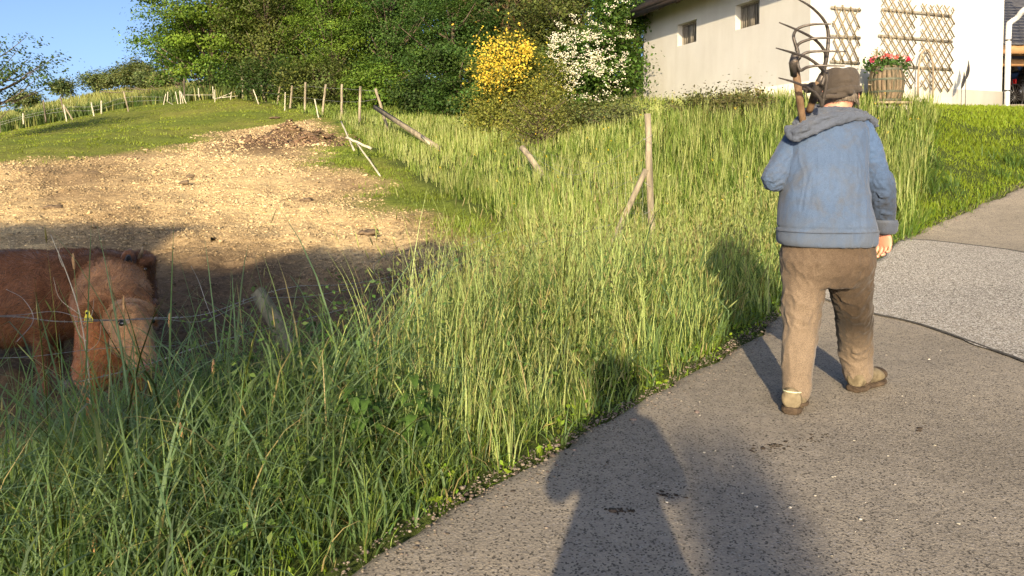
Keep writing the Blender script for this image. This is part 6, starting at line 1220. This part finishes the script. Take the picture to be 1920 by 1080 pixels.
mk('hoof', ell(W(135, 690, 4.7)+[0, 0, -.1], (.05, .06, .04)), MHOOF, cowF, smooth=True)
# dark red cow standing behind, looking right
cowR = thing('cow', 'darker red-brown cow standing side-on behind the calf, cut by the left edge', 'cow', (rx(30, 6.2), 6.2, gz(rx(30, 6.2), 6.2)), 'brown cattle behind the fence')
bd = []; Yb = 6.0
xb = [(-330, 560, .16, .2, 6.0), (-270, 556, .3, .33, 6.0), (-120, 560, .33, .37, 6.0), (20, 560, .33, .38, 6.0), (110, 556, .3, .36, 6.02), (170, 556, .2, .28, 6.08)]
bd.append(loft([(W(px, py, Y), (0, w, 0), (0, 0, h)) for px, py, w, h, Y in xb], 28))
bd += limb([W(120, 530, 6.05), W(190, 512, 6.2), W(245, 503, 6.32)], [.27, .2, .14], 8, 18)          # neck
hc = W(262, 500, 6.36); bd.append(ell(hc, (.12, .13, .13), None, 18, 12)); bd += limb([hc, W(272, 530, 6.4), W(278, 560, 6.42)], [.11, .085, .07], 9, 18); bd.append(ell(W(280, 564, 6.42), (.06, .07, .06)))
bd.append(ell(W(276, 488, 6.3), (.06, .08, .05)))
for px, Y, hind in ((70, 5.88, 0), (95, 6.2, 0), (-270, 5.9, 1), (-240, 6.2, 1)):
    x = rx(px, Y); z = gz(x, Y)
    bd += limb([(x, Y, .05), (x+.02, Y, z+.46), (x+.01, Y, z+.28), (x+.02, Y, z+.06)], [.13, .075, .052, .05], 12, 14) if not hind else limb([(x, Y, .1), (x+.12, Y, z+.62), (x-.1, Y, z+.42), (x-.04, Y, z+.06)], [.18, .12, .06, .05], 12, 14)
V, F, N = fuse(bd, .014, 4, .6); V = V+N*(.008*noise(V, 7, 3, 4)+.003*noise(V, 26, 2, 5))[:, None]
cb = mk('body', (V, F), MFUR1, cowR, smooth=True)
furcards(V, F, N, 26000, .038, .002, (.15, .066, .03), MHC, cb, (-.5, -.2, -.8), lambda c, n: (n[:, 1] < .4) & (c[:, 0] > -4.9) & (c[:, 2] > -.4))
e0 = W(238, 490, 6.2); mk('ear', join([loft([(W(252, 496, 6.27), (0, .02, .02), (.03, 0, 0)), (W(240, 488, 6.2), (.02, .0, .095), (.05, 0, 0)), (W(232, 488, 6.16), (.01, 0, .075), (.03, 0, 0)), (W(226, 492, 6.14), (0, 0, .02), (.01, 0, 0))], 16)]), MFUR1, cowR, smooth=True)
mk('ear_inside', loft([(W(240, 490, 6.14), (.03, 0, 0), (0, .008, .055)), (W(240, 490, 6.12), (.018, 0, 0), (0, .006, .04))], 14), MFUR2, cowR, smooth=True)
mk('eye', ell(W(272, 505, 6.23), (.018, .02, .02)), MEYE, cowR, smooth=True); mk('muzzle', ell(W(285, 568, 6.38), (.045, .06, .045)), MNOSE, cowR, smooth=True)
for s, py in ((-1, 478), (1, 476)): mk('horn', tube(spline([W(262, 484, 6.34+.08*s), W(266, 472, 6.34+.14*s), W(268, 462, 6.34+.15*s)], 8), lerp_rad([.02, .014, .004], 8), 8), MHORN, cowR, smooth=True)
mk('tail', tube(spline([W(-335, 520, 6.0), W(-352, 600, 6.0), W(-350, 680, 6.0)], 12), lerp_rad([.03, .02, .03], 12), 8), MFUR1, cowR, smooth=True)
# ------------------------------------------------------------------ behind the photographer: what throws the long shadows
k19 = math.tan(SUN_EL)/math.cos(0); ta = math.tan(SUN_AZ)
def back(a, H, Y):
    """point at depth Y whose shadow ray passes lateral a, height H at Y=0"""
    return np.array([a+ta*Y, Y, H-Y*math.tan(SUN_EL)/math.cos(SUN_AZ)])
def shade_tree(label, blobs, Y, trunk_a, nleaf, L, col, r0=.2):
    b = back(trunk_a, 0, Y); g = gz(b[0], b[1]); t = thing('shade_tree', label, 'tree', (b[0], b[1], g)); P = []; cl = []
    tot = sum(w for *_, w in blobs)
    for a, H, ra, rh, w in blobs:
        m = int(nleaf*w/tot); c = back(a, H, Y); q = nrm(rng.normal(size=(m, 3)))*rng.uniform(0, 1, (m, 1))**.4; q = q*np.array([ra, ra*.7, rh])+rng.normal(size=(m, 3))*.08; P.append(c+q); cl.append(c)
    P = np.concatenate(P); V, F = leafquads(P, rng.uniform(.6, 1.4, len(P))*L, rng.normal(size=P.shape), .7); mk('crown', (V, F), ML, t, col=vcol(col, len(P), 4, .25))
    top = np.array(cl).mean(0); T = spline([np.array([b[0], b[1], g-.2]), np.array([b[0], b[1], g+2.0]), top], 14); mk('trunk', tube(T, np.linspace(r0, r0*.4, 14), 10), MBARK, t, smooth=True)
    mk('branches', join([tube(spline([T[6+i % 5], (T[6+i % 5]+c)/2+[0, 0, .2], c], 8), np.linspace(r0*.4, .02, 8), 6) for i, c in enumerate(cl)]), MBARK, t, smooth=True)
shade_tree('broad tree behind the photographer shading the left verge and the cattle', [(-3.9, 2.2, 1.15, .85, 4), (-2.5, 2.35, .95, .95, 4), (-2.2, 3.0, .7, .5, 2), (-3.3, 2.95, .8, .45, 2), (-4.9, 2.2, .9, .85, 3), (-5.6, 2.6, .7, .6, 2), (-2.0, 1.75, .5, .45, 2), (-3.2, 1.6, .9, .45, 2)], -12, -7.5, 26000, .17, (.06, .1, .02))
# neighbouring barn: its roof edge throws the straight shadow on the far soil
Yb0 = -17.0; c = back(-8.6, 0, Yb0); gb = gz(c[0], c[1]); barn = thing('barn', 'wooden barn behind the photographer whose roof shades the far pasture', 'barn', (c[0], c[1], gb))
zr_ = back(0, 4.15, Yb0)[2]; xr = back(-5.75, 0, Yb0)[0]
mk('wall', box((xr-4.2, Yb0-3.3, (zr_-1.9+gb)/2), (7.6, 6, zr_-1.9-gb), None), simple('barn_boards', (.12, .08, .05), (.22, .16, .1), 9, .85, .5, .01, (1, 1, .1)), barn)
V = np.array([(xr, Yb0, zr_-.15), (xr-9, Yb0, zr_+.05), (xr-9, Yb0+3.9, zr_-2.3), (xr+.15, Yb0+3.9, zr_-2.5)]); V2 = V.copy(); V2[:, 1] = 2*Yb0-V[:, 1]
for q in (V, V2): q = np.vstack([q, q+[0, 0, .12]]); mk('roof', (q, [(0, 1, 2, 3), (4, 7, 6, 5), (0, 4, 5, 1), (1, 5, 6, 2), (2, 6, 7, 3), (3, 7, 4, 0)]), MROOF, barn)
mk('door', box((xr-3, Yb0-.27, gb+1.2), (2.4, .06, 2.4)), MGREYW, barn)
shade_tree('young tree behind the photographer on the right, throwing the soft shadow beside him', [(.46, .95, .08, .2, 3), (.45, .72, .11, .2, 2), (.5, .5, .16, .2, 2)], -15, .5, 330, .12, (.06, .1, .02), .07)
